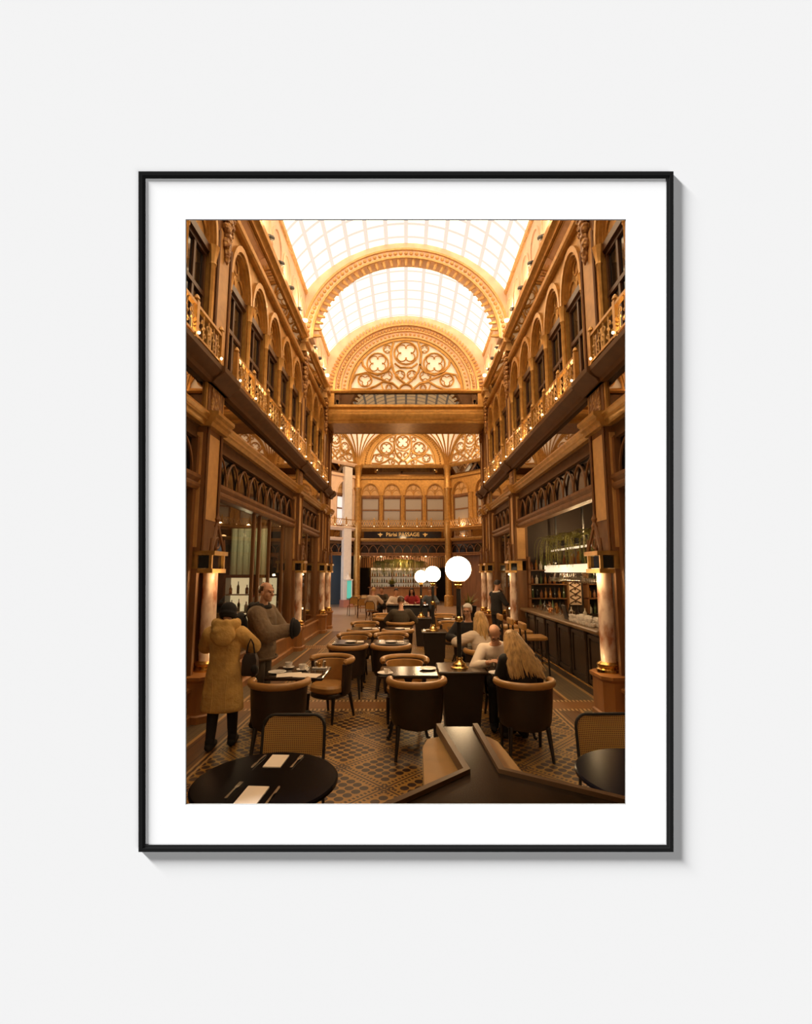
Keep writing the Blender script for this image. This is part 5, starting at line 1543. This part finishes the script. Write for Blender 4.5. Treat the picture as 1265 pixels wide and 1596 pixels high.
b = MB(); b.ell((-1.46, 6.24, 1.27), (.07, .10, .115), Matrix.Identity(3), 16, 10); b.tube([(-1.49, 6.24 + .105 * math.cos(2 * PI * i / 18), 1.27 + .12 * math.sin(2 * PI * i / 18)) for i in range(18)], .02, 6, True); b.build('hat_body', M['knit_black'], t)
t = thing('backpack', 'dark backpack on the back of the man in the jacket', 'backpack', (-2.22, 6.38, 1.0))
b = MB(); b.ell((-2.24, 6.38, 1.22), (.105, .15, .25), Matrix.Identity(3), 16, 10); b.ell((-2.30, 6.38, 1.10), (.07, .12, .12), Matrix.Identity(3), 12, 8); b.build('sack', M['blackcloth'], t, bake=(.014, 2))
for q in (-1, 1):
    b = MB(); b.tube([(-2.14, 6.36 + q * .12, 1.42), (-1.98, 6.35 + q * .15, 1.50), (-1.83, 6.34 + q * .15, 1.40), (-1.80, 6.34 + q * .16, 1.15), (-2.0, 6.36 + q * .2, 1.04)], .016, 5); b.build('strap', M['blackcloth'], t)

# -- the group at the right-hand tables
figure('man in glasses and a white shirt bending over his plate, facing us', (1.30, 6.62, 0), R(172), sit=True, lean=20, tilt=7, hands=((-.20, .42, .84), (.16, .44, .84)), hint=((-1, -.2, -.8), (1, -.2, -.8)), head=(6, 24, 0), top='whiteshirt', hair='fringe', hairm='hairbrown', glasses=True, sleeve=.75, bulk=.022)
t, HP, TP, HM, WR, EL = figure('long-haired blonde woman in a dark top leaning over the table, seen from behind', (1.36, 5.52, 0), R(6), h=1.66, sit=True, lean=20, tilt=0, hands=((-.16, .40, .84), (.18, .42, .84)), hint=((-.4, -.5, -1), (.4, -.5, -1)), head=(6, 20, -12), top='blackcloth', hair='short', hairm='blonde', bulk=.024)
b = MB(); r_ = random.Random(11)
for i in range(150):
    a = R(175 + 190 * (i % 50) / 49 + r_.uniform(-3, 3)); p0 = HP(.083 * math.cos(a), -.014 + .100 * math.sin(a), .045 - .05 * (i // 50) / 2 + r_.uniform(-.01, .01)); side = math.cos(a)
    end = TP(.02 + side * .19 + r_.uniform(-.02, .05), -.185 + .05 * abs(side) + r_.uniform(-.015, .02), .22 + r_.uniform(-.03, .07)); out = HM @ Vector((math.cos(a), math.sin(a), 0)); mid = p0 * .5 + end * .5 + out * .045
    pts = []
    for j in range(8):
        q = j / 7; pts.append(tuple(p0 * (1 - q) ** 2 + mid * 2 * q * (1 - q) + end * q * q + Vector((r_.uniform(-.004, .004), r_.uniform(-.004, .004), 0))))
    b.tube(pts, [.012, .014, .014, .014, .013, .011, .009, .003], 5)
b.build('long_hair', M['blonde'], t, world=False, smooth=60)
figure('blonde woman in a cream knit sweater, sitting with her back to us', (1.24, 7.52, 0), R(14), h=1.68, sit=True, lean=10, hands=((-.32, .30, .86), (.10, .40, .84)), hint=((-1.5, -.4, -.3), (1, -.4, -.6)), head=(12, 4, 0), top='stripe', hair='long', hairm='blonde', bulk=.03, vox=.009)
figure('white-haired man in a dark pullover sitting behind the blonde women, facing us', (1.17, 8.88, 0), R(172), h=1.76, sit=True, lean=4, hands=((-.2, .38, .80), (.2, .38, .80)), head=(-18, 6, 0), top='blackcloth', hair='short', hairm='hairwhite', glasses=True, bulk=.03, vox=.009)
# -- others
figure('person in a dark brown top sitting in the middle aisle, seen from behind', (-.12, 11.50, 0), R(4), h=1.74, sit=True, lean=2, hands=((-.2, .36, .82), (.2, .36, .82)), head=(0, 8, 0), top='olive', hair='short', hairm='hairbrown', bulk=.04, vox=.010)
figure('waiter in a black suit standing by the right wall with a hand to his face', (2.52, 13.1, 0), R(-60), h=1.74, hands=((-.06, .20, 1.50), (.16, .26, 1.12)), hint=((-1, -.2, -1), (1, -.4, -.8)), head=(-6, 10, 0), top='blackcloth', legs='blackcloth', hair='short', hairm='hairdark', collar='whiteshirt', bulk=.02, vox=.010)
FAR = ((-.42, 18.2, 200, 'whiteshirt', 'hairdark', 'short', 'person in a white shirt with dark hair sitting far back'), (.24, 18.9, 175, 'red', 'hairdark', 'long', 'person in red with long dark hair sitting far back'), (.98, 18.9, 165, 'bluegrey', 'hairbrown', 'short', 'person in blue-grey sitting to the right of the one in red'),
       (-1.0, 20.1, 160, 'olive', 'hairbrown', 'short', 'person in olive sitting left of the one in the white shirt'), (-1.35, 18.9, -20, 'stripe', 'blonde', 'short', 'fair-haired person in a pale top, leftmost of the people far back'))
for x, y, a, tp, hm_, hk, lb in FAR:
    figure(lb, (x, y, 0), R(a), h=1.7, sit=True, lean=6, hands=((-.2, .36, .80), (.2, .36, .80)), head=(0, 6, 0), top=tp, hair=hk, hairm=hm_, bulk=.03, vox=.014)
    dup(BCH, (x, y - 0, 0), R(a), 'bistro chair under the ' + lb, 'bistro chairs in the far atrium')
